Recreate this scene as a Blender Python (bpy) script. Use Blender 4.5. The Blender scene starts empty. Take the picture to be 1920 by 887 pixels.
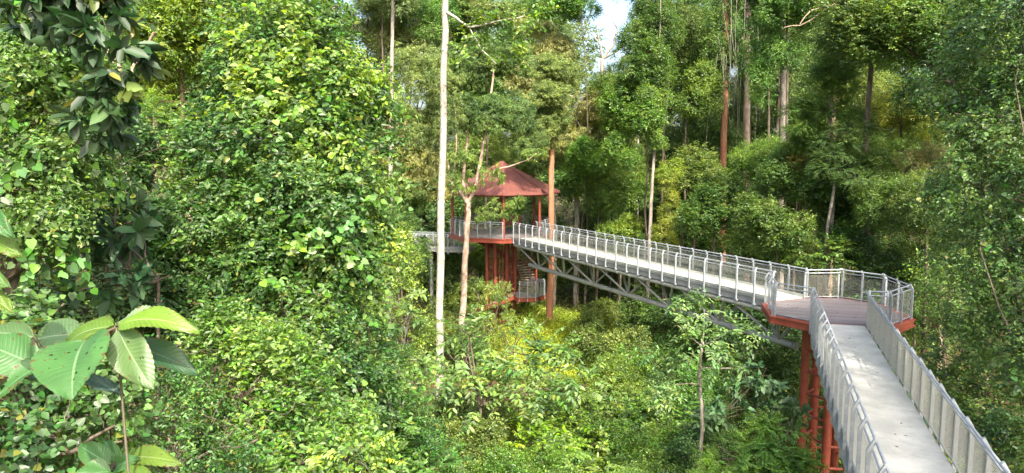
import bpy, math, random
import numpy as np
from mathutils import Vector, Matrix

SC = bpy.context.scene
COL = SC.collection
R = math.radians
# ------------------------------------------------------------------ camera, world, sun, exposure
F_PX = 1280.0
PITCH = math.atan(140.5 / F_PX)
cam_d = bpy.data.cameras.new('camera')
cam_d.sensor_width = 36.0
cam_d.lens = 36.0 * F_PX / 1920.0
cam_d.clip_start = 0.1
cam_d.clip_end = 3000
cam = bpy.data.objects.new('camera', cam_d)
COL.objects.link(cam)
cam.rotation_euler = (math.pi / 2 - PITCH, 0, 0)
SC.camera = cam

SUN_BEARING = 163.0      # the direction the sun stands in, clockwise from +Y
SUN_ELEV = 45.0
world = bpy.data.worlds.new('World')
SC.world = world
world.use_nodes = True
wn = world.node_tree
bg = wn.nodes['Background']
sky = wn.nodes.new('ShaderNodeTexSky')
sky.sky_type = 'NISHITA'
sky.sun_disc = False
sky.sun_elevation = R(SUN_ELEV)
sky.sun_rotation = R(SUN_BEARING)
sky.air_density = 1.0
sky.dust_density = 6.0
wn.links.new(sky.outputs[0], bg.inputs[0])
bg.inputs[1].default_value = 0.15
sd = bpy.data.lights.new('sun', 'SUN')
sd.energy = 2.8
sd.angle = R(0.6)
sd.color = (1.0, 0.93, 0.81)
sun = bpy.data.objects.new('sun', sd)
COL.objects.link(sun)
b, e = R(SUN_BEARING), R(SUN_ELEV)
to_sun = Vector((math.sin(b) * math.cos(e), math.cos(b) * math.cos(e), math.sin(e)))
sun.rotation_euler = to_sun.to_track_quat('Z', 'Y').to_euler()
SC.view_settings.view_transform = 'Standard'
SC.view_settings.look = 'None'
SC.view_settings.gamma = 1
SC.view_settings.use_curve_mapping = False
SC.view_settings.exposure = 1.85
SC.cycles.max_bounces = 8
SC.cycles.diffuse_bounces = 4
SC.cycles.transmission_bounces = 4
SC.cycles.use_denoising = True
SC.cycles.denoising_prefilter = 'NONE'
SC.render.use_persistent_data = False

# ------------------------------------------------------------------ helpers
_c, _s = math.cos(PITCH), math.sin(PITCH)
def at(px, py, Y):
    """world point seen at a place of the photograph (1920 wide), Y metres ahead"""
    u = (px - 960) / F_PX
    v = (443.5 - py) / F_PX
    k = Y / (_c + v * _s)
    return np.array([u * k, Y, (-_s + v * _c) * k])

def tag(o, label=None, cat=None, group=None, kind=None):
    if label: o['label'] = label
    if cat: o['category'] = cat
    if group: o['group'] = group
    if kind: o['kind'] = kind
    return o

def empty(name, loc, label, cat, group=None):
    o = bpy.data.objects.new(name, None)
    COL.objects.link(o)
    o.location = tuple(float(x) for x in loc)
    o.empty_display_size = 0.2
    return tag(o, label, cat, group)

def link(name, me, parent=None, color=None, world_space=True):
    """one mesh object; mesh coordinates are world coordinates unless world_space is off"""
    o = bpy.data.objects.new(name, me)
    COL.objects.link(o)
    if parent is not None:
        o.parent = parent
        if world_space:
            base, top = Vector(parent.location), parent
            while top.parent is not None:
                top = top.parent
            if parent.parent is None:
                o.location = -base
            else:
                o.location = (0, 0, 0)
    if color is not None:
        o.color = (*color, 1.0)
    return o

class MB:
    """collects shapes into one mesh"""
    def __init__(self):
        self.v, self.f, self.m = [], [], []
    def add(self, vs, fs, mi=0):
        n = len(self.v)
        self.v += [tuple(map(float, p)) for p in vs]
        self.f += [tuple(i + n for i in f) for f in fs]
        self.m += [mi] * len(fs)
    def box(self, c, ax, ay, az, mi=0):
        c, ax, ay, az = (np.array(q, float) for q in (c, ax, ay, az))
        vs = [c + i * ax + j * ay + k * az for k in (-1, 1) for j in (-1, 1) for i in (-1, 1)]
        self.add(vs, [(0, 2, 3, 1), (4, 5, 7, 6), (0, 1, 5, 4), (2, 6, 7, 3), (0, 4, 6, 2), (1, 3, 7, 5)], mi)
    def bar(self, a, b2, w, h, up=(0, 0, 1), mi=0):
        a, b2, up = (np.array(q, float) for q in (a, b2, up))
        d = b2 - a
        dn = d / np.linalg.norm(d)
        s = np.cross(dn, up)
        s /= np.linalg.norm(s)
        u = np.cross(s, dn)
        self.box((a + b2) / 2, d / 2, s * w / 2, u * h / 2, mi)
    def tube(self, pts, rad, n=8, mi=0, caps=True, wob=0.0, rng=None):
        pts = [np.array(p, float) for p in pts]
        if not hasattr(rad, '__len__'):
            rad = [rad] * len(pts)
        vs, fs = [], []
        ref = np.array([0.13, 0.31, 1.0])
        prev = None
        for i, p in enumerate(pts):
            d = pts[min(i + 1, len(pts) - 1)] - pts[max(i - 1, 0)]
            d = d / (np.linalg.norm(d) + 1e-9)
            if prev is None:
                a = ref if abs(d @ ref) < 0.9 * np.linalg.norm(ref) else np.array([1.0, 0, 0])
                s = np.cross(d, a)
            else:
                s = prev - d * (prev @ d)
            s /= np.linalg.norm(s)
            prev = s
            t = np.cross(d, s)
            for k in range(n):
                q = 2 * math.pi * k / n
                rr = rad[i] * (1 + (wob * rng.uniform(-1, 1) if rng is not None else 0))
                vs.append(p + (s * math.cos(q) + t * math.sin(q)) * rr)
        for i in range(len(pts) - 1):
            for k in range(n):
                k2 = (k + 1) % n
                fs.append((i * n + k, i * n + k2, (i + 1) * n + k2, (i + 1) * n + k))
        if caps:
            fs.append(tuple(range(n - 1, -1, -1)))
            fs.append(tuple((len(pts) - 1) * n + k for k in range(n)))
        self.add(vs, fs, mi)
    def prism(self, poly, z0, z1, mi=0):
        n = len(poly)
        vs = [(p[0], p[1], z0) for p in poly] + [(p[0], p[1], z1) for p in poly]
        fs = [tuple(range(n - 1, -1, -1)), tuple(range(n, 2 * n))]
        fs += [(k, (k + 1) % n, n + (k + 1) % n, n + k) for k in range(n)]
        self.add(vs, fs, mi)
    def build(self, name, mat, parent=None, smooth=False, color=None, world_space=True):
        me = bpy.data.meshes.new(name)
        me.from_pydata(self.v, [], self.f)
        for m in (mat if isinstance(mat, (list, tuple)) else [mat]):
            me.materials.append(m)
        if any(self.m):
            me.polygons.foreach_set('material_index', self.m)
        if smooth:
            me.polygons.foreach_set('use_smooth', [True] * len(self.f))
            if smooth != 'all':
                me.set_sharp_from_angle(angle=R(40))
        me.update()
        return link(name, me, parent, color, world_space)

def bearing(deg):
    return np.array([math.sin(R(deg)), math.cos(R(deg)), 0.0])

# ------------------------------------------------------------------ materials
def nodes(name):
    m = bpy.data.materials.new(name)
    m.use_nodes = True
    nt = m.node_tree
    return m, nt, nt.nodes['Principled BSDF'], nt.nodes['Material Output']

def ramp(nt, stops):
    r = nt.nodes.new('ShaderNodeValToRGB')
    el = r.color_ramp.elements
    while len(el) < len(stops): el.new(0.5)
    for e_, (p, c) in zip(el, stops):
        e_.position = p
        e_.color = (*c, 1)
    return r

def surf(name, base, rough=0.6, metal=0.0, stains=(), bump=0.0, bscale=60, spec=0.5, stretch=None):
    """painted, galvanised or mineral surface: base colour broken up by noise stains (scale, lo, hi, colour, amount)"""
    m, nt, bs, out = nodes(name)
    tc = nt.nodes.new('ShaderNodeTexCoord')
    src = tc.outputs['Object']
    if stretch:
        mp = nt.nodes.new('ShaderNodeMapping')
        mp.inputs['Scale'].default_value = stretch
        nt.links.new(src, mp.inputs[0])
        src = mp.outputs[0]
    cur = None
    for sc_, lo, hi, col, amt in stains:
        nz = nt.nodes.new('ShaderNodeTexNoise')
        nz.inputs['Scale'].default_value = sc_
        nz.inputs['Detail'].default_value = 6
        nz.inputs['Roughness'].default_value = 0.65
        nt.links.new(src, nz.inputs['Vector'])
        rp = ramp(nt, [(lo, (0, 0, 0)), (hi, (amt, amt, amt))])
        nt.links.new(nz.outputs[0], rp.inputs[0])
        mx = nt.nodes.new('ShaderNodeMix')
        mx.data_type = 'RGBA'
        nt.links.new(rp.outputs[0], mx.inputs[0])
        if cur is None: mx.inputs[6].default_value = (*base, 1)
        else: nt.links.new(cur, mx.inputs[6])
        mx.inputs[7].default_value = (*col, 1)
        cur = mx.outputs[2]
    if cur is None: bs.inputs['Base Color'].default_value = (*base, 1)
    else: nt.links.new(cur, bs.inputs['Base Color'])
    bs.inputs['Roughness'].default_value = rough
    bs.inputs['Metallic'].default_value = metal
    bs.inputs['Specular IOR Level'].default_value = spec
    if bump:
        nz = nt.nodes.new('ShaderNodeTexNoise')
        nz.inputs['Scale'].default_value = bscale
        nz.inputs['Detail'].default_value = 5
        nt.links.new(src, nz.inputs['Vector'])
        bp = nt.nodes.new('ShaderNodeBump')
        bp.inputs['Strength'].default_value = bump
        bp.inputs['Distance'].default_value = 0.02
        nt.links.new(nz.outputs[0], bp.inputs['Height'])
        nt.links.new(bp.outputs[0], bs.inputs['Normal'])
    return m

def leaf_material(name, gloss=0.42, trans=0.38, var=1.0, yellow=0.035):
    """leaf: the object's colour, varied leaf by leaf and clump by clump, part of the light passing through"""
    m, nt, bs, out = nodes(name)
    oi = nt.nodes.new('ShaderNodeObjectInfo')
    ge = nt.nodes.new('ShaderNodeNewGeometry')
    tc = nt.nodes.new('ShaderNodeTexCoord')
    rnd = ge.outputs['Random Per Island']
    def mr(src, a, b2, lo=0.0, hi=1.0):
        n = nt.nodes.new('ShaderNodeMapRange')
        n.inputs[1].default_value, n.inputs[2].default_value = lo, hi
        n.inputs[3].default_value, n.inputs[4].default_value = a, b2
        nt.links.new(src, n.inputs[0])
        return n.outputs[0]
    def frac(src, k):
        a = nt.nodes.new('ShaderNodeMath'); a.operation = 'MULTIPLY'; a.inputs[1].default_value = k
        nt.links.new(src, a.inputs[0])
        f = nt.nodes.new('ShaderNodeMath'); f.operation = 'FRACT'
        nt.links.new(a.outputs[0], f.inputs[0])
        return f.outputs[0]
    nz = nt.nodes.new('ShaderNodeTexNoise')
    nz.inputs['Scale'].default_value = 0.8
    nz.inputs['Detail'].default_value = 5
    nt.links.new(tc.outputs['Object'], nz.inputs['Vector'])
    hs = nt.nodes.new('ShaderNodeHueSaturation')
    nt.links.new(oi.outputs['Color'], hs.inputs['Color'])
    ad = nt.nodes.new('ShaderNodeMath'); ad.operation = 'ADD'
    nt.links.new(mr(frac(rnd, 17.3), -0.022 * var, 0.018 * var), ad.inputs[0])
    nt.links.new(mr(nz.outputs[0], 0.525, 0.475, 0.3, 0.7), ad.inputs[1])
    nt.links.new(ad.outputs[0], hs.inputs['Hue'])
    nt.links.new(mr(frac(rnd, 5.7), 0.8, 1.12), hs.inputs['Saturation'])
    mu = nt.nodes.new('ShaderNodeMath'); mu.operation = 'MULTIPLY'
    pw = nt.nodes.new('ShaderNodeMath'); pw.operation = 'POWER'; pw.inputs[1].default_value = 1.6
    nt.links.new(rnd, pw.inputs[0])
    nt.links.new(mr(pw.outputs[0], 1 - 0.52 * var, 1 + 0.75 * var), mu.inputs[0])
    nt.links.new(mr(nz.outputs[0], 0.62, 1.35, 0.34, 0.66), mu.inputs[1])
    nt.links.new(mu.outputs[0], hs.inputs['Value'])
    # some leaves old and yellow
    lt = nt.nodes.new('ShaderNodeMath'); lt.operation = 'LESS_THAN'; lt.inputs[1].default_value = yellow
    nt.links.new(frac(rnd, 71.9), lt.inputs[0])
    mx = nt.nodes.new('ShaderNodeMix'); mx.data_type = 'RGBA'
    nt.links.new(lt.outputs[0], mx.inputs[0])
    nt.links.new(hs.outputs[0], mx.inputs[6])
    mm = nt.nodes.new('ShaderNodeMix'); mm.data_type = 'RGBA'
    mm.inputs[0].default_value = 0.6
    nt.links.new(hs.outputs[0], mm.inputs[6])
    mm.inputs[7].default_value = (0.26, 0.25, 0.04, 1)
    nt.links.new(mm.outputs[2], mx.inputs[7])
    col = mx.outputs[2]
    nt.links.new(col, bs.inputs['Base Color'])
    bs.inputs['Roughness'].default_value = gloss
    bs.inputs['Specular IOR Level'].default_value = 0.5
    tr = nt.nodes.new('ShaderNodeBsdfTranslucent')
    h2 = nt.nodes.new('ShaderNodeHueSaturation')
    h2.inputs['Hue'].default_value = 0.478
    h2.inputs['Saturation'].default_value = 1.1
    h2.inputs['Value'].default_value = 1.9
    nt.links.new(col, h2.inputs['Color'])
    nt.links.new(h2.outputs[0], tr.inputs['Color'])
    ms = nt.nodes.new('ShaderNodeMixShader')
    ms.inputs[0].default_value = trans
    nt.links.new(bs.outputs[0], ms.inputs[1])
    nt.links.new(tr.outputs[0], ms.inputs[2])
    nt.links.new(ms.outputs[0], out.inputs['Surface'])
    return m

def bark(name, c1, c2, c3, vs=(3, 3, 1.2), lo=0.42, hi=0.62, fine=14, fine_amt=0.8):
    m, nt, bs, out = nodes(name)
    tc = nt.nodes.new('ShaderNodeTexCoord')
    mp = nt.nodes.new('ShaderNodeMapping')
    mp.inputs['Scale'].default_value = vs
    nt.links.new(tc.outputs['Object'], mp.inputs[0])
    n1 = nt.nodes.new('ShaderNodeTexNoise'); n1.inputs['Scale'].default_value = 1.6; n1.inputs['Detail'].default_value = 5
    n2 = nt.nodes.new('ShaderNodeTexNoise'); n2.inputs['Scale'].default_value = fine; n2.inputs['Detail'].default_value = 3
    nt.links.new(mp.outputs[0], n1.inputs['Vector'])
    nt.links.new(mp.outputs[0], n2.inputs['Vector'])
    r1 = ramp(nt, [(lo, c1), (hi, c2)])
    nt.links.new(n1.outputs[0], r1.inputs[0])
    r2 = ramp(nt, [(0.56, (0, 0, 0)), (0.66, (fine_amt,) * 3)])
    nt.links.new(n2.outputs[0], r2.inputs[0])
    mx = nt.nodes.new('ShaderNodeMix'); mx.data_type = 'RGBA'
    nt.links.new(r2.outputs[0], mx.inputs[0])
    nt.links.new(r1.outputs[0], mx.inputs[6])
    mx.inputs[7].default_value = (*c3, 1)
    nt.links.new(mx.outputs[2], bs.inputs['Base Color'])
    bs.inputs['Roughness'].default_value = 0.85
    bs.inputs['Specular IOR Level'].default_value = 0.2
    bp = nt.nodes.new('ShaderNodeBump')
    bp.inputs['Strength'].default_value = 0.35
    bp.inputs['Distance'].default_value = 0.02
    nt.links.new(n2.outputs[0], bp.inputs['Height'])
    nt.links.new(bp.outputs[0], bs.inputs['Normal'])
    return m

M_LEAF = leaf_material('leaf', 0.44, 0.34)
M_LEAF_SOFT = leaf_material('leaf_matt', 0.6, 0.42, 0.8)
M_LEAF_DARK = leaf_material('leaf_thick', 0.55, 0.2, 0.8, 0.02)
M_WHITE_BARK = bark('white_bark', (0.3, 0.275, 0.23), (0.44, 0.41, 0.35), (0.13, 0.105, 0.08), (4, 4, 2.2), fine=6, fine_amt=0.85)
M_PINK_BARK = bark('pinkish_bark', (0.3, 0.21, 0.16), (0.45, 0.36, 0.29), (0.17, 0.12, 0.09), (3, 3, 1.5), fine=8)
M_BROWN_BARK = bark('brown_bark', (0.075, 0.06, 0.042), (0.14, 0.115, 0.085), (0.04, 0.032, 0.022))
M_GREY_BARK = bark('grey_bark', (0.19, 0.17, 0.14), (0.33, 0.3, 0.25), (0.1, 0.08, 0.06))
M_ORANGE_BARK = bark('orange_bark', (0.28, 0.125, 0.07), (0.36, 0.18, 0.1), (0.17, 0.08, 0.05), (2, 2, 0.4), fine=10, fine_amt=0.5)
M_TAN_BARK = bark('tan_bark', (0.25, 0.18, 0.12), (0.38, 0.3, 0.21), (0.12, 0.08, 0.05), (3, 3, 0.8))

M_GALV = surf('galvanised_steel', (0.27, 0.3, 0.32), 0.5, 0.25, [(3, 0.4, 0.65, (0.42, 0.45, 0.46), 0.7), (18, 0.5, 0.7, (0.22, 0.24, 0.25), 0.5)])
M_TUBE = surf('weathered_grey_paint', (0.28, 0.295, 0.265), 0.6, 0.0, [(1.2, 0.4, 0.65, (0.36, 0.35, 0.3), 0.8), (6, 0.55, 0.72, (0.13, 0.13, 0.1), 0.7)])
M_CHANNEL = surf('dark_grey_channel', (0.2, 0.21, 0.21), 0.6, 0.0, [(2, 0.4, 0.7, (0.3, 0.31, 0.3), 0.8)])
M_WIRE = surf('rail_wire', (0.36, 0.37, 0.33), 0.5, 0.2)
M_DECK = surf('pale_deck', (0.38, 0.39, 0.34), 0.75, 0.0, [(0.9, 0.42, 0.6, (0.55, 0.55, 0.48), 0.9), (3.2, 0.52, 0.72, (0.36, 0.35, 0.3), 0.6), (14, 0.5, 0.8, (0.42, 0.41, 0.35), 0.5)], 0.3, 90)
M_RED = surf('red_paint', (0.2, 0.042, 0.024), 0.5, 0.0, [(1.5, 0.4, 0.6, (0.29, 0.065, 0.034), 0.9), (5, 0.55, 0.68, (0.15, 0.038, 0.022), 0.8), (22, 0.66, 0.7, (0.42, 0.26, 0.18), 0.6)])
M_RED_DARK = surf('dark_red_paint', (0.14, 0.035, 0.02), 0.6)
M_STAIR = surf('stair_plate', (0.3, 0.2, 0.15), 0.7, 0, [(5, 0.4, 0.7, (0.4, 0.3, 0.24), 0.8)])
M_SOIL = surf('forest_soil', (0.09, 0.06, 0.035), 0.95, 0, [(0.5, 0.4, 0.6, (0.06, 0.075, 0.02), 0.9), (4, 0.5, 0.65, (0.14, 0.1, 0.05), 0.8)], 0.6, 8, spec=0.1)
M_GREYSHEET = surf('grey_plate', (0.3, 0.3, 0.28), 0.6)

def timber():
    m, nt, bs, out = nodes('dark_timber')
    tc = nt.nodes.new('ShaderNodeTexCoord')
    mp = nt.nodes.new('ShaderNodeMapping')
    mp.inputs['Rotation'].default_value = (0, 0, R(16))
    nt.links.new(tc.outputs['Object'], mp.inputs[0])
    sp = nt.nodes.new('ShaderNodeSeparateXYZ')
    nt.links.new(mp.outputs[0], sp.inputs[0])
    k = nt.nodes.new('ShaderNodeMath'); k.operation = 'MULTIPLY'; k.inputs[1].default_value = 1 / 0.14
    nt.links.new(sp.outputs[1], k.inputs[0])
    fl = nt.nodes.new('ShaderNodeMath'); fl.operation = 'FLOOR'
    nt.links.new(k.outputs[0], fl.inputs[0])
    wn_ = nt.nodes.new('ShaderNodeTexWhiteNoise'); wn_.noise_dimensions = '1D'
    nt.links.new(fl.outputs[0], wn_.inputs['W'])
    m2 = nt.nodes.new('ShaderNodeMapping'); m2.inputs['Scale'].default_value = (1.2, 16, 1)
    nt.links.new(mp.outputs[0], m2.inputs[0])
    nz = nt.nodes.new('ShaderNodeTexNoise'); nz.inputs['Scale'].default_value = 1.5; nz.inputs['Detail'].default_value = 5
    nt.links.new(m2.outputs[0], nz.inputs['Vector'])
    ad = nt.nodes.new('ShaderNodeMath'); ad.operation = 'MULTIPLY_ADD'; ad.inputs[1].default_value = 0.45
    nt.links.new(wn_.outputs[0], ad.inputs[0])
    nt.links.new(nz.outputs[0], ad.inputs[2])
    rp = ramp(nt, [(0.3, (0.10, 0.085, 0.085)), (0.95, (0.22, 0.19, 0.19))])
    nt.links.new(ad.outputs[0], rp.inputs[0])
    fr = nt.nodes.new('ShaderNodeMath'); fr.operation = 'FRACT'
    nt.links.new(k.outputs[0], fr.inputs[0])
    gap = ramp(nt, [(0.0, (0.25,) * 3), (0.06, (1, 1, 1))])
    nt.links.new(fr.outputs[0], gap.inputs[0])
    mx = nt.nodes.new('ShaderNodeMix'); mx.data_type = 'RGBA'; mx.blend_type = 'MULTIPLY'; mx.inputs[0].default_value = 1
    nt.links.new(rp.outputs[0], mx.inputs[6]); nt.links.new(gap.outputs[0], mx.inputs[7])
    nt.links.new(mx.outputs[2], bs.inputs['Base Color'])
    bs.inputs['Roughness'].default_value = 0.55
    return m
M_TIMBER = timber()

def roof_sheet():
    """red-brown corrugated roofing, the ribs running down the slope (UV u across, v down)"""
    m, nt, bs, out = nodes('red_roof_sheet')
    uv = nt.nodes.new('ShaderNodeUVMap')
    sp = nt.nodes.new('ShaderNodeSeparateXYZ')
    nt.links.new(uv.outputs[0], sp.inputs[0])
    k = nt.nodes.new('ShaderNodeMath'); k.operation = 'MULTIPLY'; k.inputs[1].default_value = 4.5
    nt.links.new(sp.outputs[0], k.inputs[0])
    fr = nt.nodes.new('ShaderNodeMath'); fr.operation = 'FRACT'
    nt.links.new(k.outputs[0], fr.inputs[0])
    rib = ramp(nt, [(0.0, (1, 1, 1)), (0.14, (0, 0, 0))])
    el = rib.color_ramp.elements.new(0.86); el.color = (0, 0, 0, 1)
    el = rib.color_ramp.elements.new(1.0); el.color = (1, 1, 1, 1)
    nt.links.new(fr.outputs[0], rib.inputs[0])
    bp = nt.nodes.new('ShaderNodeBump'); bp.inputs['Distance'].default_value = 0.05; bp.inputs['Strength'].default_value = 1.0
    nt.links.new(rib.outputs[0], bp.inputs['Height'])
    nt.links.new(bp.outputs[0], bs.inputs['Normal'])
    tc = nt.nodes.new('ShaderNodeTexCoord')
    nz = nt.nodes.new('ShaderNodeTexNoise'); nz.inputs['Scale'].default_value = 1.1; nz.inputs['Detail'].default_value = 6
    nt.links.new(tc.outputs['Object'], nz.inputs['Vector'])
    rp = ramp(nt, [(0.35, (0.15, 0.05, 0.04)), (0.7, (0.21, 0.075, 0.058))])
    nt.links.new(nz.outputs[0], rp.inputs[0])
    nt.links.new(rp.outputs[0], bs.inputs['Base Color'])
    bs.inputs['Roughness'].default_value = 0.5
    return m
M_ROOF = roof_sheet()
# ------------------------------------------------------------------ foliage
def unit(a):
    return a / (np.linalg.norm(a, axis=-1, keepdims=True) + 1e-9)

def rdirs(rng, n):
    return unit(rng.normal(size=(n, 3)))

UP = np.array([0, 0, 1.0])

def leaf_geo(pos, d, n, L, W, shape='quad', fold=0.18, droop=0.12):
    """leaf blades: pos, direction and normal per leaf -> (verts, faces)"""
    N = len(pos)
    d = unit(d)
    s = unit(np.cross(n, d))
    n = np.cross(d, s)
    L = np.broadcast_to(L, (N,))[:, None]
    W = np.broadcast_to(W, (N,))[:, None]
    def pt(t, w, h):
        return pos + d * L * t + s * W * w + n * L * h
    if shape == 'quad':
        pts = [pt(0, 0, 0), pt(0.42, 0.5, fold * 0.5), pt(1, 0, -droop), pt(0.42, -0.5, fold * 0.5)]
        fc = [(0, 1, 2, 3)]
    elif shape == 'hex':
        pts = [pt(0, 0, 0), pt(0.25, 0.42, fold * .5), pt(0.66, 0.42, fold * .4 - droop * .4), pt(1, 0, -droop),
               pt(0.66, -0.42, fold * .4 - droop * .4), pt(0.25, -0.42, fold * .5)]
        fc = [(0, 1, 2, 3), (0, 3, 4, 5)]
    elif shape == 'heart':
        pts = [pt(0, 0, 0), pt(-0.1, 0.3, fold * .3), pt(0.22, 0.52, fold * .4), pt(0.62, 0.34, fold * .2 - droop * .5), pt(1, 0, -droop),
               pt(0.62, -0.34, fold * .2 - droop * .5), pt(0.22, -0.52, fold * .4), pt(-0.1, -0.3, fold * .3)]
        fc = [(0, 1, 2, 3, 4), (0, 4, 5, 6, 7)]
    v = np.stack(pts, 1).reshape(-1, 3)
    k = len(pts)
    base = (np.arange(N) * k)[:, None]
    faces = [base + np.array(f)[None, :] for f in fc]
    return v, faces

def leaf_mesh(name, parts, mat):
    """parts: list of (verts, [faces arrays])"""
    vs, loops, sizes = [], [], []
    off = 0
    for v, fcs in parts:
        vs.append(v)
        for f in fcs:
            loops.append((f + off).ravel())
            sizes.append(np.full(len(f), f.shape[1]))
        off += len(v)
    v = np.concatenate(vs).astype(np.float32)
    lp = np.concatenate(loops).astype(np.int32)
    sz = np.concatenate(sizes)
    st = np.concatenate([[0], np.cumsum(sz)[:-1]]).astype(np.int32)
    me = bpy.data.meshes.new(name)
    me.vertices.add(len(v)); me.vertices.foreach_set('co', v.ravel())
    me.loops.add(len(lp)); me.loops.foreach_set('vertex_index', lp)
    me.polygons.add(len(st)); me.polygons.foreach_set('loop_start', st)
    me.update(calc_edges=True)
    for m_ in (mat if isinstance(mat, (list, tuple)) else [mat]):
        me.materials.append(m_)
    return me

# style: how leaves sit on a spray
STY = {
    # mode, spray length, leaves, leaf length, leaf width, shape, up bias, outward bias, density per m2
    'ovate':    dict(mode='alt',  sl=.42, n=9,  L=.115, W=.062, shape='hex',  up=.55, out=.7, dens=60, droop=.35),
    'heart':    dict(mode='alt',  sl=.5,  n=8,  L=.115, W=.105, shape='heart', up=.35, out=1.0, dens=30, droop=.6),
    'small':    dict(mode='alt',  sl=.32, n=12, L=.065, W=.034, shape='hex',  up=.5,  out=.6, dens=75, droop=.25),
    'far':      dict(mode='alt',  sl=.5, n=10,  L=.155,  W=.08, shape='quad', up=.6,  out=.6, dens=36, droop=.3),
    'farsmall': dict(mode='alt',  sl=.5,  n=12, L=.11,  W=.055, shape='quad', up=.6,  out=.6, dens=48, droop=.3),
    'narrow':   dict(mode='tuft', sl=.25, n=9,  L=.26,  W=.05,  shape='quad', up=.3,  out=.5, dens=30, droop=.9),
    'pinnate':  dict(mode='pin',  sl=.6,  n=18, L=.12,  W=.045, shape='quad', up=1.0, out=.35, dens=16, droop=.2),
    'bigpin':   dict(mode='pin',  sl=.8,  n=9,  L=.27,  W=.125, shape='hex',  up=1.0, out=.3, dens=5, droop=.3),
    'big':      dict(mode='tuft', sl=.2,  n=8,  L=.3,   W=.14,  shape='hex',  up=.8,  out=.5, dens=7, droop=.35),
    'wood':     dict(mode='alt',  sl=1.1, n=9,  L=.42,  W=.2,   shape='quad', up=.5,  out=.6, dens=5, droop=.3),
}

def sprays(rng, P, D, OUT, st, scale=1.0):
    """leaf positions, directions and normals of sprays starting at P in direction D"""
    N, n = len(P), st['n']
    D = unit(D)
    sl = st['sl'] * scale * rng.uniform(.6, 1.25, (N, 1))
    Lf = st['L'] * scale
    t = (np.arange(n) + .5) / n
    side = unit(np.cross(D, UP[None] * .9 + .3 * rdirs(rng, N)))
    sgn = np.where(np.arange(n) % 2 == 0, 1.0, -1.0)
    if st['mode'] == 'alt':
        pos = P[:, None] + D[:, None] * (sl[:, None] * t[None, :, None]) + rng.normal(scale=.03 * scale, size=(N, n, 3))
        pos[..., 2] -= (t ** 2 * st['droop'] * .4)[None, :] * sl
        d = D[:, None] * .55 + side[:, None] * sgn[None, :, None] * .8 + rng.normal(scale=.35, size=(N, n, 3))
        d[..., 2] -= st['droop'] * .7
    elif st['mode'] == 'pin':
        half = (n // 2)
        tt = np.concatenate([np.repeat((np.arange(half) + .6) / half, 2), [1.0]])[:n]
        pos = P[:, None] + D[:, None] * (sl[:, None] * tt[None, :, None])
        pos[..., 2] -= (tt ** 2 * st['droop'])[None, :] * sl
        sg = sgn.copy()
        if n % 2: sg[-1] = 0
        d = D[:, None] * np.where(sg == 0, 1.5, .45)[None, :, None] + side[:, None] * sg[None, :, None] + rng.normal(scale=.1, size=(N, n, 3))
        d[..., 2] -= (.1 + st['droop'] * tt)[None, :]
    else:
        pos = P[:, None] + D[:, None] * (sl[:, None] * t[None, :, None] * .6) + 0 * rng.normal(size=(N, n, 3))
        ang = (np.arange(n) * 2.4)[None, :] + rng.uniform(0, 6.28, (N, 1))
        b2 = unit(np.cross(side, D))
        d = side[:, None] * np.cos(ang)[..., None] + b2[:, None] * np.sin(ang)[..., None] + D[:, None] * .6 + rng.normal(scale=.15, size=(N, n, 3))
        d[..., 2] -= st['droop']
    nr = UP * st['up'] + OUT[:, None] * st['out'] + rng.normal(scale=.5, size=(N, n, 3)) + .5 * rdirs(rng, N)[:, None]
    Lr = Lf * rng.uniform(.65, 1.2, (N, n))
    if st['mode'] == 'pin':
        nr = UP * st['up'] + OUT[:, None] * st['out'] + rng.normal(scale=.12, size=(N, n, 3)) + .2 * rdirs(rng, N)[:, None]
        Lr = Lf * (1 - .35 * np.abs(t - .45)[None, :]) * rng.uniform(.85, 1.1, (N, 1))
    d = unit(d)
    nr = nr - d * np.sum(nr * d, -1, keepdims=True)
    W = Lr * st['W'] / st['L']
    return leaf_geo(pos.reshape(-1, 3), d.reshape(-1, 3), unit(nr).reshape(-1, 3), Lr.ravel(), W.ravel(), st['shape'])

def lobe_sprays(rng, c, r, st, scale=1.0, dens=1.0, center=None, face=None, flat=1.0, hang=0.0, low=-.45):
    """sprays on the lumpy surface of one lobe; face: direction the surface must look to (others thinned out)"""
    r = np.atleast_1d(np.array(r, float))
    if len(r) == 1: r = np.repeat(r, 3)
    rm = r.mean()
    area = 4 * math.pi * rm ** 2
    N = max(14, int(area * st['dens'] * dens / scale ** 2))
    M = max(6, int(area / (0.55 * max(.55, min(rm * .35, 1.3))) ** 2 / 3.2))
    cd = rdirs(rng, M)
    cr = rng.uniform(.5, 1.0, M) * min(max(.3 * rm, .28), 1.2)
    push = rng.uniform(.55, 1.08, M)
    wgt = cr ** 2 * rng.choice([.25, 1, 1, 1.5], M)
    idx = rng.choice(M, N, p=wgt / wgt.sum())
    dd = rdirs(rng, N)
    core = c + cd[idx] * (r * push[idx][:, None] * .85)
    q = core + dd * (cr[idx] * rng.uniform(.35, 1.05, N))[:, None] * np.array([1, 1, flat])
    keep = (np.sum(dd * cd[idx], -1) > -.25 + rng.normal(scale=.2, size=N))
    keep &= cd[idx][:, 2] > low - rng.uniform(0, .3, N)
    if face is not None:
        keep &= np.sum(unit(q - c) * np.array(face), -1) > -.2 - rng.uniform(0, .5, N)
    q, dd2, o = q[keep], dd[keep], cd[idx][keep]
    D = dd2 * .8 + o * .5 + rdirs(rng, len(q)) * .4
    D[:, 2] += .1 - hang
    OUT = unit(dd2 * .7 + o * .6)
    return sprays(rng, q, D, OUT, st, scale)

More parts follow.
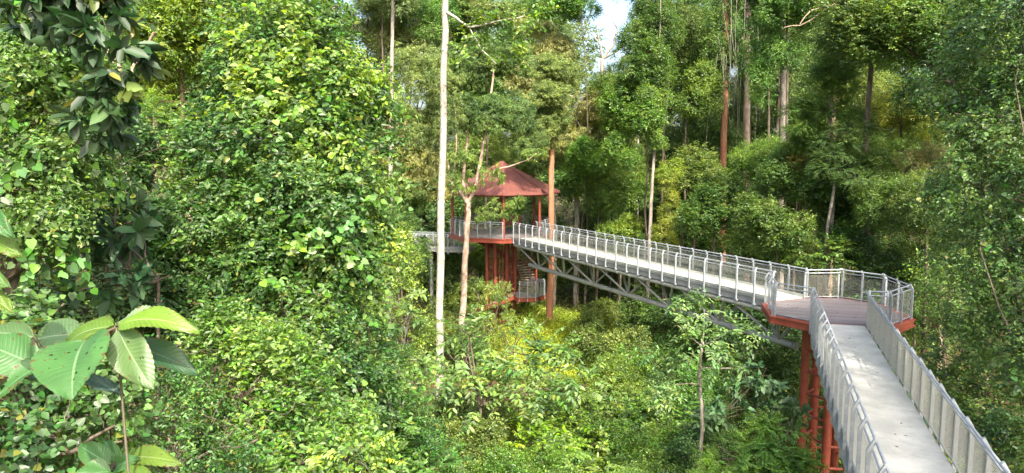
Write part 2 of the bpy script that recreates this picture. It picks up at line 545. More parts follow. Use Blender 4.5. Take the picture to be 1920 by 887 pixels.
def limb(mb, a, b2, r0, r1, rng, n=5, bend=.12, k=7, sag=0.0):
    a, b2 = np.array(a, float), np.array(b2, float)
    d = b2 - a
    L = np.linalg.norm(d)
    off = np.zeros(3)
    pts, rad = [], []
    for i in range(n + 1):
        t = i / n
        if 0 < i < n: off = off + rng.normal(size=3) * L * bend / n
        e_ = off * math.sin(math.pi * t)
        p = a + d * t + e_
        p[2] += sag * L * 4 * t * (1 - t)
        pts.append(p)
        rad.append(r0 + (r1 - r0) * t)
    mb.tube(pts, rad, k, caps=False)
    return pts

def ground_z(x, y):
    x = np.asarray(x, float); y = np.asarray(y, float)
    z = -13.6 + 0.7 * np.sin(x * .17 + 1.3) * np.cos(y * .13) + .35 * np.sin(x * .41 + y * .37)
    left = np.clip((-x - 3) / 14, 0, 1)
    z = z + 6.0 * left ** 1.3
    right = np.clip((x - 12) / 20, 0, 1)
    z = z + 4.5 * right ** 1.4
    back = np.clip((y - 62) / 90, 0, 1.6)
    z = z + 6 * back
    return z

def gz(x, y):
    return float(ground_z(x, y))
# ------------------------------------------------------------------ the steel walkway
DECK_Z = -5.7
def V3(p, z): return np.array([p[0], p[1], z], float)

def post_mesh(name, h=1.2, low=.36):
    """flat steel post, its head bent inwards (+X is inwards, +Z up)"""
    prof = [(-.10, -low), (-.10, h - .16), (-.08, h - .1), (.01, h + .06), (.05, h + .04), (-.01, h - .1), (-.035, h - .18), (-.035, -low)]
    mb = MB()
    w = .03
    n = len(prof)
    vs = [(x, -w, z) for x, z in prof] + [(x, w, z) for x, z in prof]
    mb.add(vs, [tuple(range(n)), tuple(range(2 * n - 1, n - 1, -1))] + [(k, n + k, n + (k + 1) % n, (k + 1) % n) for k in range(n)])
    mb.box((-.03, 0, -low + .03), (.07, 0, 0), (0, .055, 0), (0, 0, .03))
    me = bpy.data.meshes.new(name)
    me.from_pydata(mb.v, [], mb.f)
    me.materials.append(M_GALV)
    return me
POST = post_mesh('post')

def place_mesh(name, me, parent, loc, rz, color=None):
    o = bpy.data.objects.new(name, me)
    COL.objects.link(o)
    o.parent = parent
    o.location = tuple(map(float, loc))
    o.rotation_euler = (0, 0, rz)
    return o

def railing(thing, a, b2, z, inward, spacing=1.0, ends=(True, True), wires='h', h=1.2, low=.36, wire_r=.0032, gap=.045, off=0.0):
    """one straight railing: handrails as the part, posts and the wire panel as its sub-parts"""
    a, b2, inw = np.array(a[:2], float), np.array(b2[:2], float), np.array(inward[:2], float)
    L = np.linalg.norm(b2 - a)
    d = (b2 - a) / L
    rail = None
    for o_, zz, r_, nm in ((.045, h + .0, .027, 'railing'), (-.005, h - .14, .022, 'handrail'), (-.03, .05, .016, 'bottom_rail')):
        mb = MB(); mb.tube([V3(a + inw * o_, z + zz), V3(b2 + inw * o_, z + zz)], r_, 8)
        o = mb.build(nm, M_GALV, thing if rail is None else rail, smooth=True)
        rail = rail or o
    n = max(1, int(round(L / spacing)))
    rz = math.atan2(inw[1], inw[0])
    for i in range(n + 1):
        if (i == 0 and not ends[0]) or (i == n and not ends[1]): continue
        t = min(max(i / n, .05 / L), 1 - .05 / L)
        place_mesh('post', POST, rail, V3(a + d * L * t, z), rz)
    wb = MB()
    k = 0
    zz = .1
    while zz < h - .2:
        wb.bar(V3(a - inw * .03, z + zz), V3(b2 - inw * .03, z + zz), wire_r * 2, wire_r * 2)
        zz += gap
    if wires == 'hv':
        m = int(L / .05)
        for i in range(m):
            p = a + d * L * (i + .5) / m - inw * .026
            wb.bar(V3(p, z + .06), V3(p, z + h - .17), wire_r * 2, wire_r * 2, up=(d[0], d[1], 0))
    wb.build('wire_panel', M_WIRE, rail)
    return rail

# --- viewing platform
PLAT = [(9.83, 25.1), (10.75, 23.88), (13.05, 23.25), (14.6, 24.6), (14.85, 26.9), (13.8, 28.3), (12.25, 28.2), (10.35, 27.3)]
PC = np.mean(np.array(PLAT), 0)
def grow(poly, k, c=None):
    c = np.mean(np.array(poly), 0) if c is None else c
    return [tuple(c + (np.array(p) - c) * (1 + k / np.linalg.norm(np.array(p) - c))) for p in poly]

def fascia(mb, poly, z0, z1, th=.06, lip=.05):
    """edge channel running round a polygon"""
    n = len(poly)
    outer, inner = grow(poly, lip), grow(poly, -th)
    for k in range(n):
        a, b2, c_, d_ = poly[k], poly[(k + 1) % n], inner[(k + 1) % n], inner[k]
        mb.prism([a, b2, c_, d_], z0 + .05, z1)
        a, b2 = outer[k], outer[(k + 1) % n]
        mb.prism([a, b2, c_, d_], z0, z0 + .05)
        mb.prism([a, b2, poly[(k + 1) % n], poly[k]], z1 - .05, z1)

t = empty('viewing_platform', V3(PC, DECK_Z), 'octagonal viewing platform with dark timber floor and red edge beams on red columns', 'platform')
mb = MB(); mb.prism(grow(PLAT, -.08), DECK_Z - .06, DECK_Z); mb.build('floor', M_TIMBER, t)
mb = MB(); fascia(mb, grow(PLAT, .16), DECK_Z - .3, DECK_Z - .03, .24); mb.build('edge_beam', M_RED, t)
mb = MB()
for k in range(8):
    v = np.array(PLAT[k])
    mb.bar(V3(PC, DECK_Z - .17), V3(v, DECK_Z - .17), .12, .2)
mb.prism(grow(PLAT, -.1), DECK_Z - .09, DECK_Z - .07)
mb.build('floor_frame', M_RED_DARK, t)
FB_d, FB_n = np.array([-.4226, .9063]), np.array([.9063, .4226])
NW_d, NW_n = np.array([.3437, .9391]), np.array([.9391, -.3437])
def side_rail(k, a=0.0, b2=1.0, sp=1.05, ends=(True, True)):
    p, q = np.array(PLAT[k % 8]), np.array(PLAT[(k + 1) % 8])
    d = (q - p) / np.linalg.norm(q - p)
    inw = np.array([-d[1], d[0]])
    if inw @ (PC - p) < 0: inw = -inw
    L = np.linalg.norm(q - p)
    railing(t, p + d * L * a, p + d * L * b2, DECK_Z, inw, sp, ends, low=.05)
side_rail(0); side_rail(1, .72, 1.0, .6); side_rail(2); side_rail(3); side_rail(4); side_rail(5); side_rail(7)
# the ring of columns under it
cols = []
for ox, oy in ((-.95, .2), (-.45, -.85), (.36, -.95), (.97, -.2), (.65, .75), (-.2, .9)):
    p = PC + np.array([ox + .09, oy + .1])
    cols.append(p)
    c_ = MB(); c_.tube([V3(p, gz(*p) - .3), V3(p, DECK_Z - .3)], .165, 16); c_.build('column', M_RED, t, smooth=True)
for k in range(6):
    zz = DECK_Z - .8 - (.1 if k % 2 else 0)
    while zz > -13.5:
        a, b2 = cols[k], cols[(k + 1) % 6]
        mb = MB(); mb.tube([V3(a, zz), V3(b2, zz)], .055, 8); mb.build('rung', M_RED, t, smooth=True)
        zz -= .86

# --- footbridge on its tube truss
def fb(s, n_, z): return np.array([*(FB_d * s + FB_n * n_), z])
S0, S1, NC = 20.5, 45.7, 22.38
t = empty('truss_footbridge', fb(33, NC, DECK_Z), 'long steel footbridge with pale deck on a tubular truss between platform and pavilion', 'footbridge', None)
mb = MB()
s = S0
while s < S1 - .1:
    e_ = min(s + 1.5, S1)
    mb.box(fb((s + e_) / 2, NC, DECK_Z - .03), (*(FB_d * ((e_ - s) / 2 - .003)), 0), (*(FB_n * .84), 0), (0, 0, .03))
    s = e_
mb.build('deck', M_DECK, t)
for sg in (-1, 1):   # pale kickboard along the deck edge, then the channel below
    mb = MB()
    mb.box(fb((S0 + S1) / 2, NC + sg * .855, DECK_Z + .02), (*(FB_d * (S1 - S0) / 2), 0), (*(FB_n * .012), 0), (0, 0, .09))
    mb.build('kickboard', M_DECK, t)
mb = MB()
for sg in (-1, 1):
    c0 = fb((S0 + S1) / 2, NC + sg * .86, DECK_Z - .2)
    mb.box(c0, (*(FB_d * (S1 - S0) / 2), 0), (*(FB_n * .012), 0), (0, 0, .13))
    mb.box(c0 + [0, 0, .125], (*(FB_d * (S1 - S0) / 2), 0), (*(FB_n * .05), 0), (0, 0, .008))
    mb.box(c0 - [0, 0, .125], (*(FB_d * (S1 - S0) / 2), 0), (*(FB_n * .05), 0), (0, 0, .008))
s = S0 + .5
while s < S1:
    mb.box(fb(s, NC, DECK_Z - .16), (*(FB_d * .03), 0), (*(FB_n * .84), 0), (0, 0, .08))
    s += 1.22
mb.build('edge_channel', M_CHANNEL, t)
for sg in (-1, 1):
    mb = MB()
    n_ = NC + sg * .78
    mb.tube([fb(S0 - .1, n_, -6.2), fb(S1 + .2, n_, -6.2)], .115, 14)
    s = S0 + .6
    while s < S1:      # saddles and flange rings
        mb.tube([fb(s - .025, n_, -6.2), fb(s + .025, n_, -6.2)], .135, 14)
        mb.box(fb(s, n_, -6.06), (*(FB_d * .05), 0), (*(FB_n * .05), 0), (0, 0, .04))
        s += 1.22
    mb.build('upper_chord', M_TUBE, t, smooth=True)
mb = MB()
mb.tube([fb(20.2, NC, -7.62), fb(44.9, NC, -7.62)], .14, 16)
nodes_s = [21.0 + 3.72 * k for k in range(7)]
for s in nodes_s:
    for q in (-.9, .9):
        mb.tube([fb(s + q - .03, NC, -7.62), fb(s + q + .03, NC, -7.62)], .17, 16)
mb.build('lower_chord', M_TUBE, t, smooth=True)
for s in nodes_s:
    for sg in (-1, 1):
        for ds in (-1.2, 2.0):
            e2 = min(max(s + ds, S0), S1)
            mb = MB()
            mb.tube([fb(s, NC, -7.6), fb(e2, NC + sg * .78, -6.22)], .065, 10)
            mb.build('brace', M_TUBE, t, smooth=True)
inl = FB_n
railing(t, FB_d * S0 + FB_n * (NC - .92), FB_d * S1 + FB_n * (NC - .92), DECK_Z, FB_n, 1.06, wires='h', wire_r=.004, gap=.04)
railing(t, FB_d * S0 + FB_n * (NC + .92), FB_d * S1 + FB_n * (NC + .92), DECK_Z, -FB_n, 1.06, wires='h', wire_r=.004, gap=.04)

# --- near walkway
def nw(s, n_, z): return np.array([*(NW_d * s + NW_n * n_), z])
W0 = 3.0
t = empty('near_walkway', nw(15, 2.66, DECK_Z), 'near elevated walkway with whitish deck and mesh sides leading down to the timber platform', 'walkway')
mb = MB()
s = W0
while s < 25.9:
    e_ = s + 1.45
    if e_ > 25: poly = [nw(s, 1.84, 0)[:2], nw(s, 3.54, 0)[:2], nw(26.16, 3.54, 0)[:2], nw(25.94, 1.84, 0)[:2]]; e_ = 30
    else: poly = [nw(s, 1.84, 0)[:2], nw(s, 3.54, 0)[:2], nw(e_ - .005, 3.54, 0)[:2], nw(e_ - .005, 1.84, 0)[:2]]
    mb.prism(poly, DECK_Z - .05, DECK_Z)
    s = e_
mb.build('deck', M_DECK, t)
mb = MB()
for n_ in (1.82, 3.56):
    mb.box(nw((W0 + 25.7) / 2, n_, DECK_Z - .17), (*(NW_d * (25.7 - W0) / 2), 0), (*(NW_n * .012), 0), (0, 0, .13))
    mb.box(nw((W0 + 25.7) / 2, n_, DECK_Z - .3), (*(NW_d * (25.7 - W0) / 2), 0), (*(NW_n * .05), 0), (0, 0, .008))
s = W0 + .5
while s < 25.5:
    mb.box(nw(s, 2.67, DECK_Z - .16), (*(NW_d * .03), 0), (*(NW_n * .83), 0), (0, 0, .08))
    s += 1.2
mb.build('edge_channel', M_CHANNEL, t)
for n_ in (1.9, 3.44):
    mb = MB()
    mb.tube([nw(W0, n_, -6.22), nw(25.6, n_, -6.22)], .115, 14)
    s = W0 + .6
    while s < 25.4:
        mb.tube([nw(s - .03, n_, -6.22), nw(s + .03, n_, -6.22)], .15, 14)
        mb.box(nw(s, n_, -6.07), (*(NW_d * .06), 0), (*(NW_n * .08), 0), (0, 0, .05))
        s += 1.0
    mb.build('upper_chord', M_TUBE, t, smooth=True)
mb = MB(); mb.tube([nw(W0, 2.67, -7.6), nw(23.4, 2.67, -7.6)], .14, 14); mb.build('lower_chord', M_TUBE, t, smooth=True)
for s in [4.5 + 3.7 * k for k in range(6)]:
    for n_ in (1.9, 3.44):
        for ds in (-1.8, 1.8):
            mb = MB(); mb.tube([nw(s, 2.67, -7.58), nw(min(s + ds, 25.4), n_, -6.24)], .065, 10); mb.build('brace', M_TUBE, t, smooth=True)
railing(t, NW_d * W0 + NW_n * 1.84, NW_d * 25.86 + NW_n * 1.84, DECK_Z, NW_n, .98, wires='hv', wire_r=.003, gap=.04)
railing(t, NW_d * W0 + NW_n * 3.55, NW_d * 26.1 + NW_n * 3.55, DECK_Z, -NW_n, .98, wires='hv', wire_r=.003, gap=.04)

# --- pavilion
GC = np.array([-.8, 54.4])
def gv(r, k, z, dth=0.0):
    return np.array([*(GC + r * bearing(177.5 + 45 * k + dth)[:2]), z])
t = empty('pavilion_tower', V3(GC, DECK_Z), 'red roofed octagonal pavilion on a slatted red tower at the far end of the footbridge', 'pavilion')
# roof: eight sheets, each with thickness and its own UV
me = bpy.data.meshes.new('roof')
vs, fs, uvs, mi = [], [], [], []
RE, AP, EV = 4.6, .0, -2.38
for k in range(8):
    for dz in (0, -.07):
        a, b2 = gv(RE, k, EV + dz), gv(RE, k + 1, EV + dz)
        c_, d_ = gv(.25, k + 1, AP - .14 + dz), gv(.25, k, AP - .14 + dz)
        n0 = len(vs); vs += [a, b2, c_, d_]
        w = np.linalg.norm(b2 - a); w2 = np.linalg.norm(c_ - d_)
        fs.append((n0, n0 + 1, n0 + 2, n0 + 3) if dz else (n0 + 3, n0 + 2, n0 + 1, n0))
        q = [(-w / 2, 0), (w / 2, 0), (w2 / 2, 4.8), (-w2 / 2, 4.8)]
        uvs += q if dz else q[::-1]
    n1 = len(vs) - 8
    fs.append((n1, n1 + 1, n1 + 5, n1 + 4)); uvs += [(0, 0)] * 4
me.from_pydata([tuple(p) for p in vs], [], fs)
uvl = me.uv_layers.new(name='UVMap')
uvl.data.foreach_set('uv', [c for q in uvs for c in q])
me.materials.append(M_ROOF)
roof = link('roof', me, t)
mb = MB()
for k in range(8):
    mb.bar(gv(RE + .02, k, EV + .03), gv(.25, k, AP - .1), .1, .05)
mb.tube([V3(GC, AP - .16), V3(GC, AP + .0), V3(GC, AP + .06)], [.28, .24, .08], 8)
for k in range(8): mb.bar(gv(RE + .03, k, EV - .03), gv(RE + .03, k + 1, EV - .03), .05, .12)
mb.build('ridge_cap', M_ROOF, roof)
for k in range(8):
    mb = MB()
    mb.bar(gv(RE - .1, k, EV - .17), gv(.1, k, AP - .3), .1, .16)
    mb.bar(gv(3.95, k, EV - .12), gv(3.95, k + 1, EV - .12), .1, .2)
    mb.build('rafter', M_RED, t)
for k in range(8):
    mb = MB(); mb.tube([gv(3.95, k, DECK_Z), gv(3.95, k, EV - .1)], .11, 12); mb.build('column', M_RED, t, smooth=True)
poly = [gv(4.2, k, 0)[:2] for k in range(8)]
mb = MB(); mb.prism([gv(4.0, k, 0)[:2] for k in range(8)], DECK_Z - .1, DECK_Z); mb.build('floor', M_TIMBER, t)
mb = MB(); fascia(mb, poly, DECK_Z - .34, DECK_Z - .02, .25); mb.build('edge_beam', M_RED, t)
mb = MB()
for k in range(8): mb.bar(gv(.2, k, DECK_Z - .22), gv(3.95, k, DECK_Z - .22), .14, .22)
mb.build('floor_frame', M_RED_DARK, t)
for k in range(8):
    a, b2 = gv(4.06, k, 0)[:2], gv(4.06, k + 1, 0)[:2]
    if k == 7: continue      # side facing bearing 155: the footbridge arrives
    inw = GC - (a + b2) / 2; inw /= np.linalg.norm(inw)
    railing(t, a, b2, DECK_Z, inw, 1.05, low=.3)
# the closed kiosk board hanging inside
mb = MB(); mb.box((GC[0] + .7, GC[1] + 1.4, DECK_Z + .95), (.9, 0, 0), (0, .04, 0), (0, 0, .45))
for sx in (-.85, .85): mb.box((GC[0] + .7 + sx, GC[1] + 1.4, DECK_Z + .25), (.03, 0, 0), (0, .03, 0), (0, 0, .25))
mb.build('notice_board', M_RED_DARK, t)
# slatted core
core = []
for k in range(8):
    p = GC + 1.2 * bearing(200 + 45 * k)[:2] + np.array([-.1, 0]); core.append(p)
    c_ = MB(); c_.tube([V3(p, gz(*p) - .3), V3(p, DECK_Z - .3)], .15, 12); c_.build('core_column', M_RED, t, smooth=True)
for k in range(8):
    mb = MB()
    a, b2 = core[k], core[(k + 1) % 8]
    for q in (.36, .64):
        p = a + (b2 - a) * q
        mb.box(V3(p, (-13 + DECK_Z - .3) / 2), (.025, 0, 0), (0, .025, 0), (0, 0, (13 + DECK_Z) / 2 - .1))
    zz = -6.9
    while zz > -13: mb.tube([V3(a, zz), V3(b2, zz)], .045, 6); zz -= .95
    mb.build('slat_panel', M_RED, t)
# spiral stair round the core: bearing runs with the drop
def st_pt(r, bd, z): return np.array([*(GC + r * bearing(bd)[:2]), z])
def stair(b0, b1, z0, z1, n):
    mb = MB(); pl = []
    for i in range(n):
        q = i / n
        b_ = b0 + (b1 - b0) * q; db = (b1 - b0) / n
        z = z0 + (z1 - z0) * q
        mb.prism([st_pt(1.5, b_, 0)[:2], st_pt(2.75, b_, 0)[:2], st_pt(2.75, b_ + db * 1.15, 0)[:2], st_pt(1.5, b_ + db * 1.15, 0)[:2]], z - .04, z)
        pl.append((b_, z))
    mb.build('stair_tread', M_STAIR, t)
    for r_ in (1.45, 2.8):
        mb = MB()
        for (ba, za), (bb, zb) in zip(pl[:-1], pl[1:]):
            mb.bar(st_pt(r_, ba, za - .08), st_pt(r_, bb, zb - .08), .05, .26)
        mb.build('stringer', M_RED, t)
    mb = MB()
    for (ba, za), (bb, zb) in zip(pl[:-1], pl[1:]):
        for h_ in (.35, .7, 1.05): mb.bar(st_pt(2.8, ba, za + h_), st_pt(2.8, bb, zb + h_), .04, .04)
    for ba, za in pl[::2]: mb.bar(st_pt(2.8, ba, za - .1), st_pt(2.8, ba, za + 1.07), .05, .05, up=(0, 1, 0))
    mb.build('stair_railing', M_RED, t)
stair(-70, 122, DECK_Z - .3, -10.3, 26)
stair(158, 330, -10.3, -13.4, 18)
land = [st_pt(1.5, 122, 0)[:2], st_pt(3.9, 122, 0)[:2], st_pt(4.1, 140, 0)[:2], st_pt(3.5, 158, 0)[:2], st_pt(1.5, 158, 0)[:2]]
mb = MB(); mb.prism(land, -10.4, -10.3); mb.build('landing', M_GREYSHEET, t)
mb = MB(); fascia(mb, grow(land, .1), -10.62, -10.32, .12); mb.build('landing_edge', M_RED, t)
for a, b2 in ((land[1], land[2]), (land[2], land[3]), (land[0] + (land[1] - land[0]) * .5, land[1])):
    inw = np.mean(np.array(land), 0) - (a + b2) / 2
    dd = (b2 - a) / np.linalg.norm(b2 - a); inw -= dd * (dd @ inw); inw /= np.linalg.norm(inw)
    railing(t, a, b2, -10.3, inw, .7, low=.1)

# --- lower side walkway, leaving the tower to the left
t = empty('side_walkway', (-8.5, 57.2, -7.2), 'short grey walkway at a lower level, running left from the pavilion behind the white trunk', 'walkway')
a, b2 = np.array([-3.3, 56.4]), np.array([-15.0, 58.6])
d_ = (b2 - a) / np.linalg.norm(b2 - a); n_ = np.array([-d_[1], d_[0]])
if n_[1] < 0: n_ = -n_
mb = MB(); mb.bar(V3(a, -7.25), V3(b2, -7.25), 1.6, .1); mb.bar(V3(a - n_ * .82, -7.3), V3(b2 - n_ * .82, -7.3), .05, .28); mb.build('deck', M_TUBE, t)
railing(t, a - n_ * .86, b2 - n_ * .86, -7.2, n_, .95)
railing(t, a + n_ * .86, b2 + n_ * .86, -7.2, -n_, .95)
mb = MB()
for q in (.3, .85):
    p = a + (b2 - a) * q
    mb.tube([V3(p, gz(*p) - .2), V3(p, -7.3)], .16, 10)
mb.build('column', M_TUBE, t, smooth=True)

def litter():
    rng = np.random.default_rng(3)
    P = []
    for _ in range(28): P.append(nw(rng.uniform(8, 26), rng.uniform(1.95, 3.4), DECK_Z + .006))
    for _ in range(45):
        a = rng.uniform(0, 6.28); P.append(V3(PC + np.array([math.cos(a), math.sin(a)]) * 2.0 * rng.uniform(0, 1) ** .5, DECK_Z + .006))
    for _ in range(40): P.append(fb(rng.uniform(21, 45), NC + rng.uniform(-.75, .75), DECK_Z + .006))
    P = np.array(P)
    d = rdirs(rng, len(P)); d[:, 2] *= .05
    v, f = leaf_geo(P, d, np.tile(UP, (len(P), 1)) + .15 * rdirs(rng, len(P)), rng.uniform(.05, .11, len(P)), rng.uniform(.025, .05, len(P)), 'hex', .2, -.05)
    tag(link('fallen_leaves', leaf_mesh('fallen_leaves', [(v, f)], M_LEAF_SOFT), None, (.16, .1, .04)), 'small dry fallen leaves scattered over the walkway decks', 'leaf litter', kind='stuff')
litter()

# ------------------------------------------------------------------ ground
def build_ground():
    xs = np.concatenate([np.linspace(-1500, -80, 14), np.linspace(-70, 70, 141), np.linspace(80, 1500, 14)])
    ys = np.concatenate([np.linspace(-300, -20, 8), np.linspace(-15, 130, 146), np.linspace(140, 2500, 20)])
    X, Y = np.meshgrid(xs, ys)
    Z = ground_z(X, Y) + .12 * np.sin(X * 1.7) * np.sin(Y * 1.3)
    Z = np.where(Y < 6, np.minimum(Z, -9.5 + 0 * Z), Z)
    v = np.stack([X, Y, Z], -1).reshape(-1, 3)
    nx, ny = len(xs), len(ys)
    i, j = np.meshgrid(np.arange(nx - 1), np.arange(ny - 1))
    a_ = (j * nx + i).ravel()
    f = np.stack([a_, a_ + 1, a_ + nx + 1, a_ + nx], 1)
    me = leaf_mesh('ground', [(v, [f])], M_SOIL)
    me.polygons.foreach_set('use_smooth', [True] * len(me.polygons))
    tag(link('ground', me), kind='structure')
build_ground()
# ------------------------------------------------------------------ vegetation
C_BRIGHT = (.17, .27, .026)
C_LIME = (.2, .3, .028)
C_FRESH = (.115, .22, .028)
C_MID = (.115, .21, .035)
C_DEEP = (.085, .17, .032)
C_DARK = (.065, .14, .03)
C_TEAL = (.028, .09, .045)
C_PALE = (.17, .25, .08)
C_OLIVE = (.2, .27, .065)
C_TAN = (.3, .28, .1)
TOCAM = lambda c: unit(-np.array([c[0], c[1], c[2] * .4]))

def crown_parts(rng, lobes, style, scale=1.0, dens=1.0, face=True, flat=1.0, hang=0.0, low=-.45):
    out = []
    st = STY[style]
    for (c, r) in lobes:
        c = np.array(c, float)
        f = TOCAM(c) if face else None
        out.append(lobe_sprays(rng, c, r, st, scale, dens, None, f, flat, hang, low))
    return out

def twigs(mb, rng, lobes, n, r=.007, reach=1.0, hang=.3):
    """bare twigs and vine stems over the surface of the lobes"""
    for c, rr in lobes:
        rr = np.atleast_1d(rr)
        rr = np.array([rr[0]] * 3) if len(rr) == 1 else rr
        for _ in range(n):
            d = rdirs(rng, 1)[0]
            if d @ TOCAM(np.array(c)) < 0: d = -d
            a = np.array(c) + d * rr * rng.uniform(.5, .95)
            b2 = a + (rdirs(rng, 1)[0] * .9 + d * .3 + np.array([0, 0, -hang])) * reach * rng.uniform(.4, 1.2)
            limb(mb, a, b2, r, r * .35, rng, 6, .45, 5)

def lobed_tree(name, label, cat, color, style, px_lobes, trunk=None, bark_=None, seed=0, scale=1.0, dens=1.0, mat=None,
               r0=.14, face=True, flat=1.0, hang=0.0, group=None, ntw=0, core=True, low=-.45, tw_reach=.8, extra=None):
    """a near tree or shrub of its own shape: lobes as (px, py, Y, radius in m)"""
    rng = np.random.default_rng(seed)
    lobes = [(at(px, py, Y), r) for px, py, Y, r in px_lobes]
    if trunk is None:
        c = np.mean([l[0] for l in lobes], 0); bx, by = c[0], c[1] + .3
    else:
        q = at(trunk[0], 443, trunk[1]); bx, by = q[0], q[1]
    root = empty(name, (bx, by, gz(bx, by)), label, cat, group)
    mb = MB()
    zt = max(l[0][2] for l in lobes)
    low_c = min(lobes, key=lambda l: l[0][2])[0]
    top_c = max(lobes, key=lambda l: l[0][2])[0]
    pts = [np.array([bx, by, gz(bx, by) - .2]), (np.array([bx, by, gz(bx, by)]) + low_c) / 2 + rng.normal(scale=.1, size=3), low_c + [0, .1, 0]]
    if len(lobes) > 1: pts.append(top_c)
    mb.tube(pts, [r0, r0 * .8, r0 * .55, r0 * .3][:len(pts)], 10)
    for c, r in lobes:
        rr = float(np.mean(r))
        for _ in range(4):
            d = rdirs(rng, 1)[0]; d[2] = abs(d[2])
            limb(mb, c, c + d * rr * .9, r0 * .3, .012, rng)
        if np.linalg.norm(c - low_c) > .1: limb(mb, low_c, c, r0 * .5, r0 * .25, rng)
    mb.build('trunk', bark_ or M_BROWN_BARK, root, smooth='all')
    parts = crown_parts(rng, lobes, style, scale, dens, face, flat, hang, low)
    link('crown', leaf_mesh('crown', parts, mat or M_LEAF), root, color)
    if extra:       # second kind of foliage on the same tree: (child name, style, colour, density, scale, material, lobes or None)
        for nm, sty2, col2, d2, sc2, m2, lb2 in extra:
            l2 = lobes if lb2 is None else [(at(px, py, Y), r) for px, py, Y, r in lb2]
            link(nm, leaf_mesh(nm, crown_parts(rng, l2, sty2, sc2, d2, face, flat, hang, low), m2 or M_LEAF), root, col2)
    if ntw:
        tb = MB(); twigs(tb, rng, lobes, ntw, reach=tw_reach)
        tb.build('twigs', M_BROWN_BARK, root, smooth='all')['kind'] = 'stuff'
    return root

# shared crown shapes
VAR = {}
def variant(key, style, lobes, seed, mat=None, dens=1.0, scale=1.0, flat=1.0, hang=0.0, low=-.6):
    rng = np.random.default_rng(seed)
    parts = crown_parts(rng, lobes, style, scale, dens, False, flat, hang, low)
    VAR[key] = (leaf_mesh('crown', parts, mat or M_LEAF), lobes)

def rand_lobes(seed, n, rx, rz, r0, r1):
    rng = np.random.default_rng(seed)
    out = []
    for i in range(n):
        d = rdirs(rng, 1)[0] * rng.uniform(.35, 1) ** .6
        out.append((d * np.array([rx, rx, rz]), rng.uniform(r0, r1)))
    return out

variant('round_a', 'far', rand_lobes(1, 8, 2.3, 2.0, 1.0, 1.7), 11)
variant('round_b', 'far', rand_lobes(2, 9, 2.6, 1.7, .9, 1.5), 12)
variant('fine_a', 'farsmall', rand_lobes(3, 9, 2.3, 2.1, .9, 1.6), 13)
variant('fine_b', 'farsmall', rand_lobes(4, 8, 2.0, 2.6, .9, 1.5), 14)
variant('narrow_a', 'narrow', rand_lobes(5, 10, 2.4, 2.3, .8, 1.4), 15, M_LEAF_SOFT)
variant('narrow_b', 'narrow', rand_lobes(6, 10, 2.2, 2.6, .8, 1.3), 16, M_LEAF_SOFT)
def column_lobes(seed, h, r):
    rng = np.random.default_rng(seed)
    return [(np.array([rng.normal(scale=r * .35), rng.normal(scale=r * .35), z]), r * rng.uniform(.6, 1.1)) for z in np.arange(-h / 2, h / 2, r * .9)]
variant('column_a', 'farsmall', column_lobes(7, 9, 1.1), 17, hang=.25)
variant('column_b', 'far', column_lobes(8, 10, 1.0), 18, hang=.25)
def tier_lobes(seed, n, r, h):
    rng = np.random.default_rng(seed)
    out = []
    for i in range(n):
        z = -h / 2 + h * i / (n - 1)
        k = 1 - .5 * i / (n - 1)
        for j in range(4):
            a = rng.uniform(0, 6.28); q = rng.uniform(.3, .75) * r * k
            out.append((np.array([math.cos(a) * q, math.sin(a) * q, z + rng.normal(scale=.15)]), np.array([r * .5 * k, r * .5 * k, .3])))
    return out
variant('tier_a', 'pinnate', tier_lobes(9, 6, 3.0, 4.4), 19, M_LEAF_SOFT, dens=1.5, flat=.3, low=-1)
variant('tier_b', 'pinnate', tier_lobes(10, 5, 2.6, 3.4), 20, M_LEAF_SOFT, dens=1.5, flat=.3, low=-1)
variant('bush_a', 'far', rand_lobes(21, 6, 1.5, .8, .7, 1.1), 21, scale=.85)
variant('bush_b', 'farsmall', rand_lobes(22, 6, 1.5, .9, .7, 1.1), 22)
variant('bush_pin', 'bigpin', rand_lobes(23, 6, 1.5, .8, .7, 1.1), 23, dens=1.5)
variant('bush_big', 'big', rand_lobes(24, 6, 1.4, .8, .7, 1.0), 24, dens=1.4)

